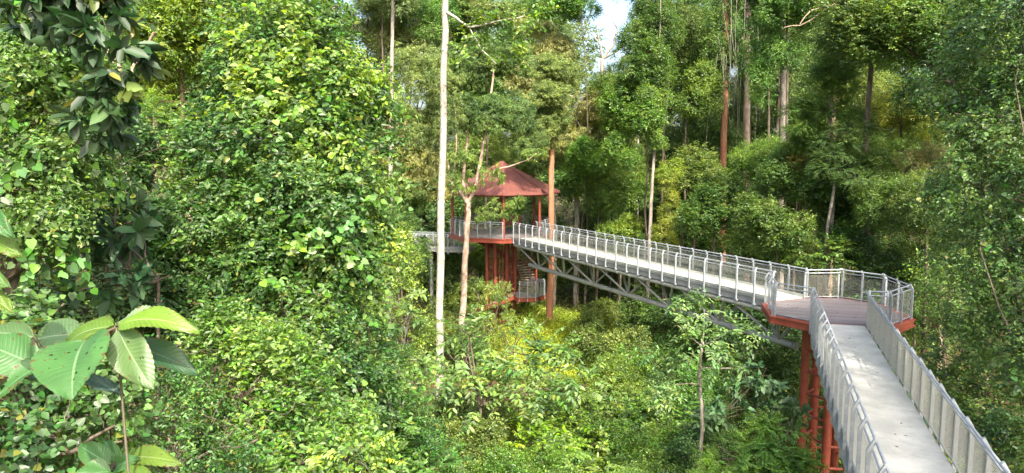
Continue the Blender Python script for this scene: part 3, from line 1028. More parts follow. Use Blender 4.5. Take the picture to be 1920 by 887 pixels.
def inst(name, label, cat, color, var, px, py, Y, sx, sz, bark_=None, r0=.16, group=None, lean=0.0, seed=None, more=(), top=None, dark=False):
    """tree made of one of the shared crowns: crown centre at (px, py) seen Y metres ahead, scaled"""
    rng = np.random.default_rng(abs(hash((px, py, int(Y * 10)))) % (2 ** 31) if seed is None else seed)
    c = at(px, py, Y)
    bx, by = c[0] + lean, c[1] + rng.uniform(-.3, .3)
    g0 = gz(bx, by)
    root = empty(name, (bx, by, g0), label, cat, group)
    mb = MB()
    B = np.array([bx, by, g0 - .2])
    limb(mb, B, c, r0, r0 * .5, rng, 7, .06, 9)
    jt = np.array([rng.uniform(.8, 1.25), 1, rng.uniform(.8, 1.2)]) * rng.uniform(.82, 1.22)
    color = tuple(np.array(color) * jt)
    crowns = [(var, c, sx, sz, color)] + [(v, at(*p), s1, s2, col or color) for v, p, s1, s2, col in more]
    if top is not None: limb(mb, c, at(*top), r0 * .5, r0 * .2, rng, 6, .06, 8)
    for v, cc, s1, s2, col in crowns:
        me, lobes = VAR[v]
        o = bpy.data.objects.new('crown', me)
        COL.objects.link(o)
        o.parent = root
        o.location = tuple(cc - np.array([bx, by, g0]))
        rz = rng.uniform(0, 6.28)
        o.rotation_euler = (0, 0, rz)
        o.scale = (s1, s1, s2)
        o.color = (*col, 1)
        cs, sn = math.cos(rz), math.sin(rz)
        for lc, lr in lobes[:7]:
            w = cc + np.array([(lc[0] * cs - lc[1] * sn) * s1, (lc[0] * sn + lc[1] * cs) * s1, lc[2] * s2])
            st_ = cc - np.array([0, 0, s2 * 1.5]) if np.linalg.norm(w - cc) > .3 else cc
            limb(mb, cc + (st_ - cc) * .5, w, r0 * .2, .02, rng, 5, .15, 6)
        if v is not var or cc is not c: limb(mb, c, cc, r0 * .4, r0 * .25, rng, 5, .1, 7)
    mb.build('trunk', bark_ or M_BROWN_BARK, root, smooth='all')
    return root

def bare_trunk(name, label, cat, pts_px, radii, bark_, group=None, limbs=(), seed=0, k=14):
    """a trunk standing clear: points (px, py, Y); the last goes down into the ground"""
    rng = np.random.default_rng(seed)
    pts = [at(*p) for p in pts_px]
    g = pts[-1].copy(); g[2] = gz(g[0], g[1]) - .2
    pts[-1] = g
    root = empty(name, (g[0], g[1], g[2] + .2), label, cat, group)
    P2, R2 = [], []
    for i in range(len(pts) - 1):
        for q in np.linspace(0, 1, 7)[:-1]:
            wv = .035 * radii[i] / .2 * np.array([math.sin(i * 2.1 + q * 5 + seed), math.cos(i * 1.7 + q * 4 + seed), 0]) * (1 if k > 8 else .3)
            P2.append(pts[i] * (1 - q) + pts[i + 1] * q + wv + rng.normal(scale=.012, size=3)); R2.append(radii[i] * (1 - q) + radii[i + 1] * q)
    P2.append(pts[-1]); R2.append(radii[-1])
    mb = MB(); mb.tube(P2, R2, k, wob=.05, rng=rng)
    mb.build('trunk', bark_, root, smooth='all')
    for lp, ra, rb in limbs:
        b_ = MB()
        ps = [at(*p) for p in lp]
        for i in range(len(ps) - 1):
            limb(b_, ps[i], ps[i + 1], ra + (rb - ra) * i / (len(ps) - 1), ra + (rb - ra) * (i + 1) / (len(ps) - 1), rng, 5, .06, 9)
        b_.build('branch', bark_, root, smooth='all')
    return root

def add_crown(root, var, p, s1, s2, color, name='crown', rz=0.0):
    o = bpy.data.objects.new(name, VAR[var][0])
    COL.objects.link(o)
    o.parent = root
    o.location = tuple(at(*p) - np.array(root.location))
    o.rotation_euler = (0, 0, rz); o.scale = (s1, s1, s2); o.color = (*color, 1)
    return o

def own_crown(root, style, px_lobes, color, seed, scale=1.0, dens=1.0, mat=None, name='crown', hang=0.0, face=False, flat=1.0):
    rng = np.random.default_rng(seed)
    lobes = [(at(px, py, Y), r) for px, py, Y, r in px_lobes]
    return link(name, leaf_mesh(name, crown_parts(rng, lobes, style, scale, dens, face, flat, hang), mat or M_LEAF), root, color)

# --- the far wood and the undergrowth: masses nobody could count
def haze():
    m = bpy.data.materials.new('haze'); m.use_nodes = True
    nt = m.node_tree
    for n in list(nt.nodes): nt.nodes.remove(n)
    out = nt.nodes.new('ShaderNodeOutputMaterial')
    pv = nt.nodes.new('ShaderNodeVolumePrincipled')
    pv.inputs['Color'].default_value = (.9, .95, 1, 1)
    pv.inputs['Density'].default_value = HAZE
    nt.links.new(pv.outputs[0], out.inputs['Volume'])
    mb = MB(); mb.box((5, 55, 9), (135, 0, 0), (0, 95, 0), (0, 0, 26))
    o = mb.build('haze', m); tag(o, kind='stuff')
HAZE = 0
if HAZE: haze()
def far_wood():
    rng = np.random.default_rng(77)
    parts = []
    for i in range(270):
        X = rng.uniform(-95, 110); Y = rng.uniform(84, 125)
        if .1 < X / Y < .2: hcap = 7
        else: hcap = 17
        z = rng.uniform(-10, hcap) if i % 3 else rng.uniform(-10, 0)
        if .1 < X / Y < .2: z = min(z, 6)
        elif z > 4: z += 3
        r = rng.uniform(3, 5)
        c = np.array([X, Y, z])
        parts.append(lobe_sprays(rng, c, r, STY['wood'], 1.15, 1.0, None, TOCAM(c)))
    tag(link('distant_wood', leaf_mesh('distant_wood', parts, M_LEAF_SOFT), None, (.11, .17, .045)), 'pale mass of distant forest closing the view behind all the trees', 'forest', kind='stuff')
far_wood()

def undergrowth():
    rng = np.random.default_rng(78)
    N = 42000
    Y = 10 + 78 * rng.uniform(0, 1, N) ** .85
    X = rng.uniform(-1.0, 1.3, N) * (Y + 3)
    h = .35 + 1.1 * (np.sin(X * .8 + Y * .3) * np.sin(Y * .7 - X * .2) * .5 + .5) * rng.uniform(0, 1, N)
    P = np.stack([X, Y, ground_z(X, Y) + h * .9], -1)
    dpl = np.hypot(X - GC[0], Y - GC[1]) < 2.6
    q = at(1060, 640, 47)
    dpl |= ((X - q[0]) / 5) ** 2 + ((Y - q[1] + 4) / 11) ** 2 < rng.uniform(.5, 1, N)
    P = P[~dpl]
    D = rdirs(rng, len(P)); D[:, 2] = np.abs(D[:, 2]) * .6 + .1
    st = dict(STY['far']); st.update(n=8, L=.2, W=.1, up=1.0, out=.2)
    parts = [sprays(rng, P, D, unit(D + UP), st)]
    tag(link('undergrowth', leaf_mesh('undergrowth', parts, M_LEAF), None, (.11, .21, .03)), 'low leafy undergrowth covering the forest floor below the walkways', 'undergrowth', kind='stuff')
    # the sunlit clearing: finer, yellower growth
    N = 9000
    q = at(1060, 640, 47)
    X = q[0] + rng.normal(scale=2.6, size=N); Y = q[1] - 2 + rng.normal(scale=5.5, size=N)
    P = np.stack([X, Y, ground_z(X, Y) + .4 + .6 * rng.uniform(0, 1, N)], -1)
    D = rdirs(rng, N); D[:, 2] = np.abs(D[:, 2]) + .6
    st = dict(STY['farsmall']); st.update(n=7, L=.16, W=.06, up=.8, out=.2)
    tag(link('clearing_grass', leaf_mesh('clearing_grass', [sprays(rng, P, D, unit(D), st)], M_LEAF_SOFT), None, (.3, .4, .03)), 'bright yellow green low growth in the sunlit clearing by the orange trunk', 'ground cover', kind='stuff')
undergrowth()
# ------------------------------------------------------------------ middle and back rows of trees
def row(items, name, label, cat, group, bark_=None):
    for (v, px, py, Y, sx, sz, col) in items:
        inst(name, label, cat, col, v, px, py, Y, sx, sz, bark_, r0=.13, group=group)

row([('round_a', 1240, 120, 72, 1.5, 1.9, C_MID), ('fine_b', 1310, 90, 70, 1.5, 2.0, C_DEEP), ('round_b', 1350, 240, 74, 1.6, 1.8, C_DEEP),
     ('fine_a', 1430, 60, 72, 1.6, 2.0, C_MID), ('round_a', 1500, 150, 72, 1.6, 1.9, C_DEEP), ('round_b', 1590, 60, 66, 1.6, 2.0, C_DEEP),
     ('fine_b', 1700, 90, 62, 1.5, 2.0, C_MID), ('round_a', 1800, 160, 62, 1.6, 1.9, C_DEEP), ('fine_a', 1890, 80, 60, 1.6, 1.9, C_DARK),
     ('round_b', 1180, 250, 74, 1.4, 1.5, C_MID)],
    'forest_tree', 'tall dark green forest tree in the back row right of the pavilion, its foot hidden', 'tree', 'tall back row trees right of the pavilion')
row([('round_b', 1120, 400, 68, 1.4, 1.3, C_DEEP), ('fine_a', 1200, 430, 64, 1.4, 1.3, C_DARK), ('round_a', 1280, 400, 66, 1.5, 1.4, C_DEEP), ('fine_b', 1370, 400, 64, 1.3, 1.2, C_DARK),
     ('round_b', 1460, 360, 62, 1.5, 1.3, C_DEEP), ('fine_a', 1560, 330, 60, 1.4, 1.4, C_DARK), ('round_a', 1660, 370, 58, 1.5, 1.3, C_DEEP), ('round_b', 1760, 330, 56, 1.4, 1.4, C_DARK), ('fine_b', 1850, 380, 54, 1.4, 1.3, C_DARK), ('round_a', 1960, 340, 46, 1.5, 1.5, C_DEEP), ('fine_a', 1950, 480, 38, 1.2, 1.1, C_DEEP),
     ('round_b', 1150, 520, 60, 1.2, 1.0, C_DARK), ('round_a', 1240, 530, 56, 1.2, 1.0, C_DARK), ('fine_a', 1330, 540, 52, 1.2, 1.0, C_DARK), ('round_b', 1075, 500, 66, 1.2, 1.0, C_DEEP)],
    'understorey_tree', 'low dark understorey tree far back behind the truss footbridge', 'tree', 'understorey trees behind the footbridge')
row([('round_a', 560, 60, 66, 1.6, 1.6, C_MID), ('round_b', 690, 30, 68, 1.5, 1.6, C_PALE), ('fine_a', 770, 90, 66, 1.4, 1.7, C_PALE), ('fine_b', 740, 260, 60, 1.3, 1.4, C_MID),
     ('round_b', 790, 400, 62, 1.3, 1.3, C_DEEP), ('round_a', 870, 130, 70, 1.5, 1.7, C_MID), ('fine_b', 900, 300, 70, 1.5, 1.4, C_MID), ('fine_a', 1010, 300, 74, 1.5, 1.4, C_MID),
     ('round_b', 960, 120, 76, 1.6, 1.7, C_PALE), ('fine_a', 870, 470, 66, 1.3, 1.1, C_FRESH), ('round_b', 800, 500, 60, 1.2, 1.1, C_DEEP), ('round_a', 1000, 440, 72, 1.4, 1.2, C_DEEP), ('fine_a', 720, -10, 62, 1.2, 1.0, C_PALE), ('fine_b', 810, 10, 64, 1.3, 1.1, C_MID), ('round_b', 910, 20, 66, 1.3, 1.1, C_PALE), ('fine_a', 1000, 30, 70, 1.3, 1.1, C_PALE)],
    'forest_tree', 'mid green forest tree of the back row behind or left of the pavilion', 'tree', 'back row trees behind the pavilion')
row([('round_a', 60, 60, 40, 1.5, 1.6, C_MID), ('round_b', 170, 40, 38, 1.4, 1.5, C_MID), ('fine_a', 300, 30, 44, 1.5, 1.5, C_FRESH), ('round_b', 420, 10, 40, 1.4, 1.4, C_MID),
     ('fine_b', 330, 130, 50, 1.3, 1.0, C_PALE), ('round_a', 200, 210, 34, 1.1, .8, C_DARK), ('round_b', 380, 190, 36, 1.0, .9, C_DARK)],
    'forest_tree', 'leafy forest tree of the row beyond the vine covered masses at the left', 'tree', 'trees beyond the left thicket')

row([('round_b', 1100, 330, 60, 1.3, 1.2, C_MID), ('fine_a', 1160, 350, 56, 1.1, 1.1, C_FRESH), ('round_a', 1270, 300, 58, 1.3, 1.4, C_DEEP), ('fine_b', 1330, 300, 56, 1.2, 1.3, C_MID),
     ('round_b', 1420, 330, 54, 1.2, 1.1, C_MID), ('fine_a', 1380, 250, 60, 1.2, 1.2, C_DEEP), ('round_a', 1500, 280, 54, 1.2, 1.1, C_MID), ('round_b', 1600, 240, 52, 1.1, 1.2, C_MID), ('fine_b', 1640, 310, 50, 1.1, 1.0, C_FRESH),
     ('round_a', 1720, 260, 48, 1.1, 1.1, C_MID), ('fine_a', 1450, 180, 60, 1.2, 1.3, C_DEEP), ('round_b', 1120, 220, 66, 1.2, 1.3, C_MID), ('fine_a', 1180, 470, 58, 1.0, .7, C_MID), ('bush_a', 1290, 460, 54, 1.6, 1.4, C_FRESH), ('bush_b', 1410, 470, 46, 1.5, 1.3, C_MID)],
    'forest_tree', 'middle height leafy tree of the wood behind the footbridge, crown hiding its trunk', 'tree', 'middle storey trees behind the footbridge')

# single trees one can point at
inst('leafy_tree', 'light green leafy tree at upper left, behind the pale forked branches', 'tree', C_BRIGHT, 'round_a', 330, 70, 27, .9, .95, M_TAN_BARK, .16,
     more=[('round_b', (430, 60, 26), .75, .8, None), ('fine_a', (270, 20, 26), .7, .7, C_FRESH), ('round_b', (470, 130, 27), .6, .7, None)])
bare_trunk('forked_tree', 'pale brown forked trunk standing bare above the feathery bush at upper left', 'tree', [(238, 170, 21), (236, 260, 21), (236, 500, 21)], [.16, .2, .26], M_TAN_BARK,
           limbs=[([(238, 172, 21), (225, 130, 21), (205, 100, 21.3), (190, 70, 21.5)], .11, .05), ([(240, 172, 21), (252, 125, 21), (272, 95, 20.8), (290, 60, 20.6)], .1, .04)], seed=3)
bare_trunk('fallen_limb_tree', 'bare twiggy broken branches in the dark gap at upper left', 'dead tree', [(292, 190, 27), (290, 300, 27), (290, 500, 27)], [.08, .12, .16], M_TAN_BARK,
           limbs=[([(292, 190, 27), (325, 172, 27), (360, 168, 27)], .06, .02), ([(292, 190, 27), (345, 190, 26.6), (370, 196, 26.6)], .05, .015), ([(280, 175, 27), (298, 130, 27), (300, 100, 27)], .07, .03),
                  ([(325, 172, 27), (318, 140, 27), (325, 115, 27)], .03, .01)], seed=4)
inst('olive_leaved_tree', 'loose olive green tree with narrow drooping leaves left of the white trunk', 'tree', C_OLIVE, 'narrow_a', 740, 290, 35, .88, .95, M_BROWN_BARK, .11,
     more=[('narrow_b', (785, 190, 36), .85, .9, (.16, .23, .055)), ('narrow_a', (700, 230, 34), .6, .65, C_TAN), ('narrow_b', (720, 370, 34), .7, .6, (.08, .16, .03))])
inst('shaded_tree', 'dark shaded tree with hanging leaves low behind the white trunk', 'tree', C_DEEP, 'narrow_b', 770, 440, 36, .9, .9, M_BROWN_BARK, .1, more=[('fine_a', (740, 500, 35), .7, .6, C_DARK)])
r_ = bare_trunk('white_trunked_tree', 'tall tree with a straight speckled white trunk in front of the pavilion', 'tree',
                [(836, -60, 30.6), (831, 180, 31), (827, 480, 31.5), (824, 760, 32), (824, 860, 32)], [.135, .15, .17, .195, .225], M_WHITE_BARK,
                limbs=[([(834, 20, 30.7), (850, 30, 30.5), (880, 52, 30), (930, 40, 29.5), (985, 30, 29)], .07, .025), ([(880, 52, 30), (900, 90, 30), (930, 120, 29.7)], .035, .015)], seed=5, k=20)
own_crown(r_, 'ovate', [(900, 60, 29.8, .55), (945, 95, 29.5, .5), (985, 50, 29.2, .6), (870, 100, 29.8, .35), (925, 20, 29.6, .6), (1000, 5, 29.5, .5)], (.095, .19, .02), 31, 1.7, .9, hang=.3)
r_ = bare_trunk('forked_pink_tree', 'leaning pinkish trunk that forks in front of the red roof', 'tree',
                [(877, 372, 41), (878, 400, 41), (874, 470, 41), (866, 600, 41), (862, 700, 41)], [.13, .15, .175, .2, .23], M_PINK_BARK,
                limbs=[([(876, 380, 41), (863, 360, 41), (845, 340, 41), (838, 300, 41.5)], .13, .07), ([(876, 378, 41), (868, 340, 41), (876, 270, 41), (880, 200, 41)], .12, .06),
                       ([(878, 378, 41), (893, 345, 41), (905, 270, 41), (918, 200, 41.5), (925, 120, 42)], .13, .05), ([(893, 345, 41), (930, 318, 40.5), (990, 300, 40), (1010, 285, 40)], .06, .025),
                       ([(862, 352, 41), (850, 330, 40.8), (856, 260, 40.6), (850, 180, 40.4)], .06, .03)], seed=6, k=16)
for p, s1, s2, col in (((880, 190, 42), .95, .8, (.085, .16, .035)), ((960, 190, 42), .8, .8, (.09, .17, .04)), ((850, 110, 42), .8, .8, (.08, .15, .03)), ((925, 90, 43), .8, .7, (.1, .18, .04)), ((990, 260, 41), .5, .45, (.11, .18, .04))):
    add_crown(r_, 'narrow_a', p, s1, s2, col, rz=p[0])
own_crown(r_, 'narrow', [(850, 340, 40.6, .8), (870, 300, 40.4, .6), (872, 345, 40.2, .55), (893, 318, 40, .5), (845, 300, 40.5, .6), (925, 330, 39.8, .7), (900, 400, 40, .45), (930, 395, 40, .6), (960, 400, 40, .45), (965, 375, 40, .5), (1000, 290, 39.8, .6)], (.15, .24, .04), 33, 1.0, .8, M_LEAF_SOFT, hang=.6)
inst('pale_narrow_leaved_tree', 'tall airy pale green tree with drooping tufts behind the pavilion roof', 'tree', (.24, .3, .09), 'narrow_b', 1040, 170, 60, 1.5, 1.5, M_WHITE_BARK, .2,
     more=[('narrow_a', (1090, 240, 60), 1.1, 1.1, None), ('narrow_b', (1000, 110, 61), 1.2, 1.2, None), ('narrow_a', (1110, 190, 60), .9, .9, (.28, .3, .1)), ('narrow_b', (1000, 240, 60), .9, .9, (.16, .24, .06))])
bare_trunk('slim_white_tree', 'slim white trunk rising behind the footbridge just right of the pavilion', 'tree', [(1083, 200, 62), (1082, 330, 62), (1081, 430, 62), (1080, 560, 62)], [.18, .2, .23, .28], M_WHITE_BARK, seed=8)
bare_trunk('orange_trunked_tree', 'straight orange brown trunk beside the pavilion roof, passing behind the footbridge', 'tree', [(1037, 225, 50), (1034, 320, 50), (1032, 470, 50), (1031, 620, 50)], [.15, .19, .23, .28], M_ORANGE_BARK, seed=9, k=18)
for q in ((1042, 110, 49.5), (1028, 218, 48.5), (1042, 160, 48.5), (1035, 200, 50), (1060, 130, 51), (1010, 240, 50)): add_crown(bpy.data.objects['orange_trunked_tree'], 'narrow_a', q, .7, .6, (.16, .23, .055), rz=q[0])
inst('overhanging_tree', 'bright green leaf sprays hanging into the top of the picture beside the sky gap', 'tree', (.07, .16, .02), 'round_b', 1085, 0, 57, .95, .75, M_BROWN_BARK, .07, more=[('round_a', (1030, 10, 57), .6, .5, None)])
bare_trunk('bare_topped_tree', 'pale leafless crooked limbs standing against the sky gap', 'dead tree', [(1130, 110, 82), (1128, 250, 82), (1128, 500, 82)], [.25, .3, .4], M_GREY_BARK,
           limbs=[([(1130, 110, 82), (1150, 85, 82), (1158, 55, 82), (1150, 40, 82)], .18, .06), ([(1130, 110, 82), (1122, 70, 82), (1118, 40, 82)], .14, .06), ([(1132, 110, 82), (1160, 95, 81), (1178, 65, 81)], .12, .04), ([(1122, 80, 82), (1105, 60, 82), (1098, 35, 82)], .08, .03)], seed=10)
inst('bright_slender_tree', 'slender bright green tree with open layered crown right of the pavilion', 'tree', (.09, .175, .02), 'round_b', 1215, 210, 47, 1.0, .9, M_BROWN_BARK, .1,
     more=[('round_a', (1205, 120, 47), .8, .8, (.07, .15, .02)), ('round_b', (1175, 290, 46), .55, .55, None), ('bush_a', (1255, 320, 47), .8, .6, C_BRIGHT), ('round_a', (1230, 50, 48), .7, .7, (.06, .13, .02))])
inst('climber_column', 'narrow column of lime green climber behind the near end of the footbridge railing', 'climber', C_LIME, 'column_a', 1248, 400, 46, .6, .55, M_BROWN_BARK, .1)
r_ = bare_trunk('peeling_tree', 'thin grey tan trunk below the slender bright crown, left of the lime climber', 'tree', [(1240, -40, 46), (1234, 200, 46), (1224, 320, 46), (1218, 440, 46), (1212, 600, 46)], [.03, .07, .1, .12, .15], M_GREY_BARK, seed=11)
add_crown(r_, 'round_b', (1236, 170, 45.4), .5, .6, C_FRESH, rz=2)
add_crown(r_, 'bush_a', (1232, 260, 45.4), .45, .5, C_FRESH, rz=3)
TR = []
for i, (px, y0, y1, Y, r, bk, lb) in enumerate([
        (1192, 330, 560, 55, .12, M_GREY_BARK, 'thin grey trunk in the shade between the slim white trunk and the tan trunk'),
        (1465, 60, 560, 50, .3, M_GREY_BARK, 'thick pale grey trunk in the shade right of the two vine hung trunks'),
        (1556, 120, 560, 44, .3, M_TAN_BARK, 'thick pinkish trunk half hidden behind the feathery tiered tree'),
        (1772, 300, 560, 34, .14, M_TAN_BARK, 'short tan trunk in the undergrowth left of the dark wall of leaves'),
        (728, 420, 560, 30, .13, M_GREY_BARK, 'short grey trunk in shade between the vine mass and the white trunk')]):
    TR.append(bare_trunk('forest_tree', lb, 'tree', [(px + 8, -70, Y), (px + 4, y0, Y), (px + 2, (y0 + y1) // 2, Y), (px - 3, y1, Y)], [r * .5, r * .75, r * .9, r * 1.1], bk, seed=40 + i))
    add_crown(TR[-1], ('fine_a', 'round_b', 'fine_b')[i % 3], (px + 10, -60, Y), Y / 50, Y / 50, C_DEEP, rz=i)
    add_crown(TR[-1], 'column_a', (px + 3, y0 - 10, Y), .45, .4, C_MID, 'climber', rz=i + 1)
# crowns standing in front of the back rows, so that few trunks show
row([('fine_b', 1440, 120, 47, .75, .9, C_MID), ('round_b', 1475, 20, 46, .8, .7, C_DEEP), ('fine_a', 1430, 300, 46, .8, .7, C_FRESH), ('round_a', 1540, 330, 42, .7, .6, C_MID), ('fine_b', 1620, 180, 44, .8, .8, C_MID),
     ('round_b', 1290, 180, 52, .8, .9, C_MID), ('fine_a', 1260, 60, 53, .9, .9, C_DEEP), ('round_a', 1310, 330, 48, .8, .6, C_MID), ('fine_b', 1150, 180, 58, .9, 1.0, C_FRESH), ('round_b', 1120, 300, 56, .8, .7, C_FRESH), ('fine_a', 1600, 400, 40, .7, .55, C_MID)],
    'forest_tree', 'leafy middle tree standing between the footbridge and the tall vine hung trunks', 'tree', 'trees just beyond the footbridge')
# the two vine-hung giants
r_ = bare_trunk('vine_hung_tree', 'vine draped giant with a bright orange bare stretch of trunk, right of the sky gap', 'tree', [(1361, -60, 53), (1359, 170, 53), (1356, 340, 53), (1353, 560, 53)], [.2, .23, .26, .3], M_ORANGE_BARK, seed=12, k=16)
add_crown(r_, 'column_a', (1350, 10, 53), .95, 1.0, C_DEEP, 'climber', 1); add_crown(r_, 'column_b', (1362, 110, 53), .45, .4, C_DARK, 'climber', 2)
r_ = bare_trunk('vine_hung_tree', 'darker brown vine draped giant right beside the orange trunked one', 'tree', [(1402, -60, 52), (1401, 150, 52), (1400, 330, 52), (1398, 560, 52)], [.22, .24, .26, .3], M_PINK_BARK, seed=13, k=16)
add_crown(r_, 'column_b', (1408, 40, 52), .8, .9, C_DARK, 'climber', 3); add_crown(r_, 'column_a', (1392, 180, 52.5), .4, .45, C_DEEP, 'climber', 4)
rv = np.random.default_rng(5)
vm = MB()
for i in range(16):
    x = rv.uniform(1340, 1425); Y = rv.uniform(50.5, 52)
    limb(vm, at(x, rv.uniform(-30, 120), Y), at(x + rv.normal(scale=14), rv.uniform(160, 300), Y), .018, .012, rv, 7, .06, 5)
tag(vm.build('hanging_vines', M_GREY_BARK, None, smooth='all'), 'bare thin lianas hanging around the two vine draped giants', 'lianas', kind='stuff')
vm = MB()
pts = [(1500, 45, 40), (1520, 20, 40), (1565, 8, 40), (1584, -20, 40)]
for a, b2 in zip(pts[:-1], pts[1:]): limb(vm, at(*a), at(*b2), .035, .04, rv, 4, .08, 7)
for a, b2 in (((1580, -20, 40), (1585, 40, 40)), ((1585, 40, 40), (1592, 82, 40)), ((1565, 8, 40), (1500, 48, 40)), ((1500, 48, 40), (1470, 52, 40))): limb(vm, at(*a), at(*b2), .035, .025, rv, 5, .12, 7)
tag(vm.build('pale_liana', M_TAN_BARK, None, smooth='all'), 'pale curved liana hanging from the top edge above the feathery tree', 'liana')
inst('vine_draped_tree', 'dark vine draped tree at the right side of the sky gap', 'tree', C_DEEP, 'column_a', 1310, 60, 58, 1.2, 1.2, None, .2, more=[('column_b', (1270, 80, 60), 1.1, 1.1, C_MID), ('column_a', (1215, 60, 62), 1.0, 1.0, C_FRESH)])
inst('vine_draped_tree', 'dark vine draped tree behind the pale grey trunk', 'tree', C_DARK, 'column_b', 1470, 60, 54, 1.3, 1.2, None, .2, more=[('column_a', (1520, 120, 54), 1.0, 1.0, C_DEEP)])
inst('feathery_tree', 'feathery fresh green tree with flat tiers of fine leaves, centre of the right forest', 'tree', (.075, .17, .03), 'tier_a', 1555, 180, 36, .72, .75, M_GREY_BARK, .13, more=[('tier_b', (1510, 250, 36), .5, .5, None)])
inst('feathery_tree', 'broader mid green feathery tree below the tiered one', 'tree', (.07, .145, .035), 'tier_b', 1575, 290, 34, .9, .7, M_GREY_BARK, .12, more=[('round_b', (1610, 330, 34), .6, .5, C_MID)])
inst('yellow_green_tree', 'rounded yellow green crown lit by the sun at right', 'tree', (.18, .26, .03), 'fine_a', 1690, 215, 38, .75, .65, None, .14, more=[('fine_b', (1650, 290, 38), .6, .5, C_MID)])
inst('tan_bush_tree', 'dry looking tan leaved bush in the right forest', 'bush', (.24, .24, .08), 'fine_b', 1735, 310, 33, .42, .42, None, .08)
inst('young_leaved_tree', 'small tree tipped with orange yellow young leaves above the footbridge', 'tree', C_MID, 'round_b', 1500, 340, 37, .75, .6, None, .12,
     more=[('bush_a', (1480, 300, 36.5), .45, .4, (.22, .22, .04))])
inst('dense_bush_tree', 'dense bright green bush just above the middle of the footbridge', 'bush', (.07, .165, .02), 'round_a', 1340, 400, 41, .8, .62, None, .12)
inst('ivy_bush', 'dense dark green ivy covered bush left of the lime climber', 'bush', C_BRIGHT, 'bush_a', 1165, 425, 49, .9, .7, None, .1)
inst('leafy_bush', 'bright long leaved bush right above the platform end of the footbridge', 'bush', (.085, .19, .025), 'bush_a', 1460, 430, 33, .9, .8, None, .08, more=[('bush_a', (1410, 400, 34), .8, .7, None), ('bush_pin', (1520, 470, 33), .8, .6, None)])
inst('dark_tree', 'dark leafy tree rising directly behind the viewing platform', 'tree', C_DEEP, 'round_b', 1640, 440, 35, .95, .85, None, .14, more=[('round_a', (1570, 420, 37), .7, .7, C_DEEP), ('round_a', (1650, 560, 33), .8, .7, C_DARK)])
inst('olive_tree', 'dull olive tree in the right forest below the tan bush', 'tree', (.1, .15, .03), 'fine_b', 1740, 400, 30, .7, .7, None, .12, more=[('fine_a', (1680, 380, 32), .6, .6, C_MID)])
inst('dark_tree', 'dark broad crown filling the top of the right forest', 'tree', C_DEEP, 'round_a', 1640, 40, 34, 1.0, .8, None, .2, more=[('round_b', (1740, 60, 32), 1.0, .8, C_MID), ('round_a', (1600, 110, 38), .6, .5, C_DEEP), ('round_b', (1840, 40, 30), 1.0, .9, C_DEEP), ('round_b', (1800, 160, 30), .8, .7, C_DEEP)])
inst('dark_tree', 'dark tree in the shade of the truss, left of the red columns', 'tree', C_DARK, 'round_b', 1420, 640, 33, .9, .8, None, .12, more=[('round_a', (1360, 600, 36), .7, .6, C_DARK), ('round_a', (1480, 720, 31), .7, .6, C_DEEP)])
# ------------------------------------------------------------------ near thickets on the left
lobed_tree('vine_covered_tree', 'huge mass of vines over a tree filling the picture left of the white trunk', 'vine covered tree', (0.07, 0.16, 0.03), 'ovate',
    [(560, 100, 14.2, 1.1), (490, 130, 14, 1.0), (640, 190, 14.4, 1.0), (530, 250, 13.4, 1.5), (440, 290, 13.8, 1.1), (640, 320, 13.6, 1.15), (560, 400, 13, 1.5),
     (440, 420, 13, 1.4), (655, 440, 13.4, .95), (560, 530, 12.8, 1.4), (635, 560, 13.2, .95), (450, 560, 12.8, 1.3), (335, 440, 13.4, 1.0), (690, 240, 14.6, .6), (520, 40, 14.6, .9), (455, 50, 14.6, .65), (600, 40, 15, .6)],
    (520, 14.5), seed=101, scale=.85, dens=.95, r0=.25, hang=.35, ntw=9, tw_reach=.9,
    extra=[('climber', 'heart', (.1, .2, .035), .12, .95, None, None), ('fronds', 'pinnate', (.13, .24, .035), 1.2, .8, M_LEAF_SOFT, [(430, 350, 12.7, .55), (400, 430, 12.5, .5), (560, 600, 11.9, .5), (500, 500, 12.2, .45), (640, 480, 12.4, .4)]),
           ('shoots', 'ovate', (.11, .21, .03), .12, 1.3, None, None),
           ('climber', 'heart', (.12, .25, .045), .9, 1.15, None, [(610, 250, 12.6, .5), (540, 190, 12.9, .4), (600, 470, 12.1, .45), (660, 400, 12.7, .4), (480, 380, 12.3, .35), (520, 560, 11.5, .4), (650, 520, 12.6, .35)]),
           ('climber', 'small', (.08, .17, .04), 1.1, 1.2, None, [(430, 470, 12.2, .7), (380, 400, 12.8, .6), (560, 330, 12.2, .6), (500, 120, 13.4, .5)]),
           ('climber', 'ovate', (.16, .27, .03), .5, 1.0, None, [(520, 60, 13.5, .9), (600, 150, 13.3, .8), (460, 210, 13, .6), (570, 230, 12.6, .6), (690, 170, 14.2, .45), (735, 160, 14.2, .22), (740, 335, 13, .3), (590, 90, 13.8, .7), (470, 90, 13.6, .6), (620, 300, 12.8, .7), (690, 440, 13, .4)])])
lobed_tree('vine_covered_tree', 'lower darker slope of vines under the huge vine mass, above the bottom shrubs', 'vine covered tree', (0.06, 0.14, 0.03), 'ovate',
    [(420, 640, 12, 1.1), (540, 650, 12, 1.2), (640, 650, 12.4, .9), (330, 600, 12.4, 1.0), (260, 560, 12.8, .9), (560, 740, 11.5, 1.1), (450, 760, 11.2, 1.0), (660, 740, 12, .8), (580, 860, 10.8, 1.0)],
    (500, 12.6), seed=102, scale=.8, r0=.2, hang=.3, ntw=10, extra=[('climber', 'heart', (.1, .2, .035), .12, .95, None, None)])
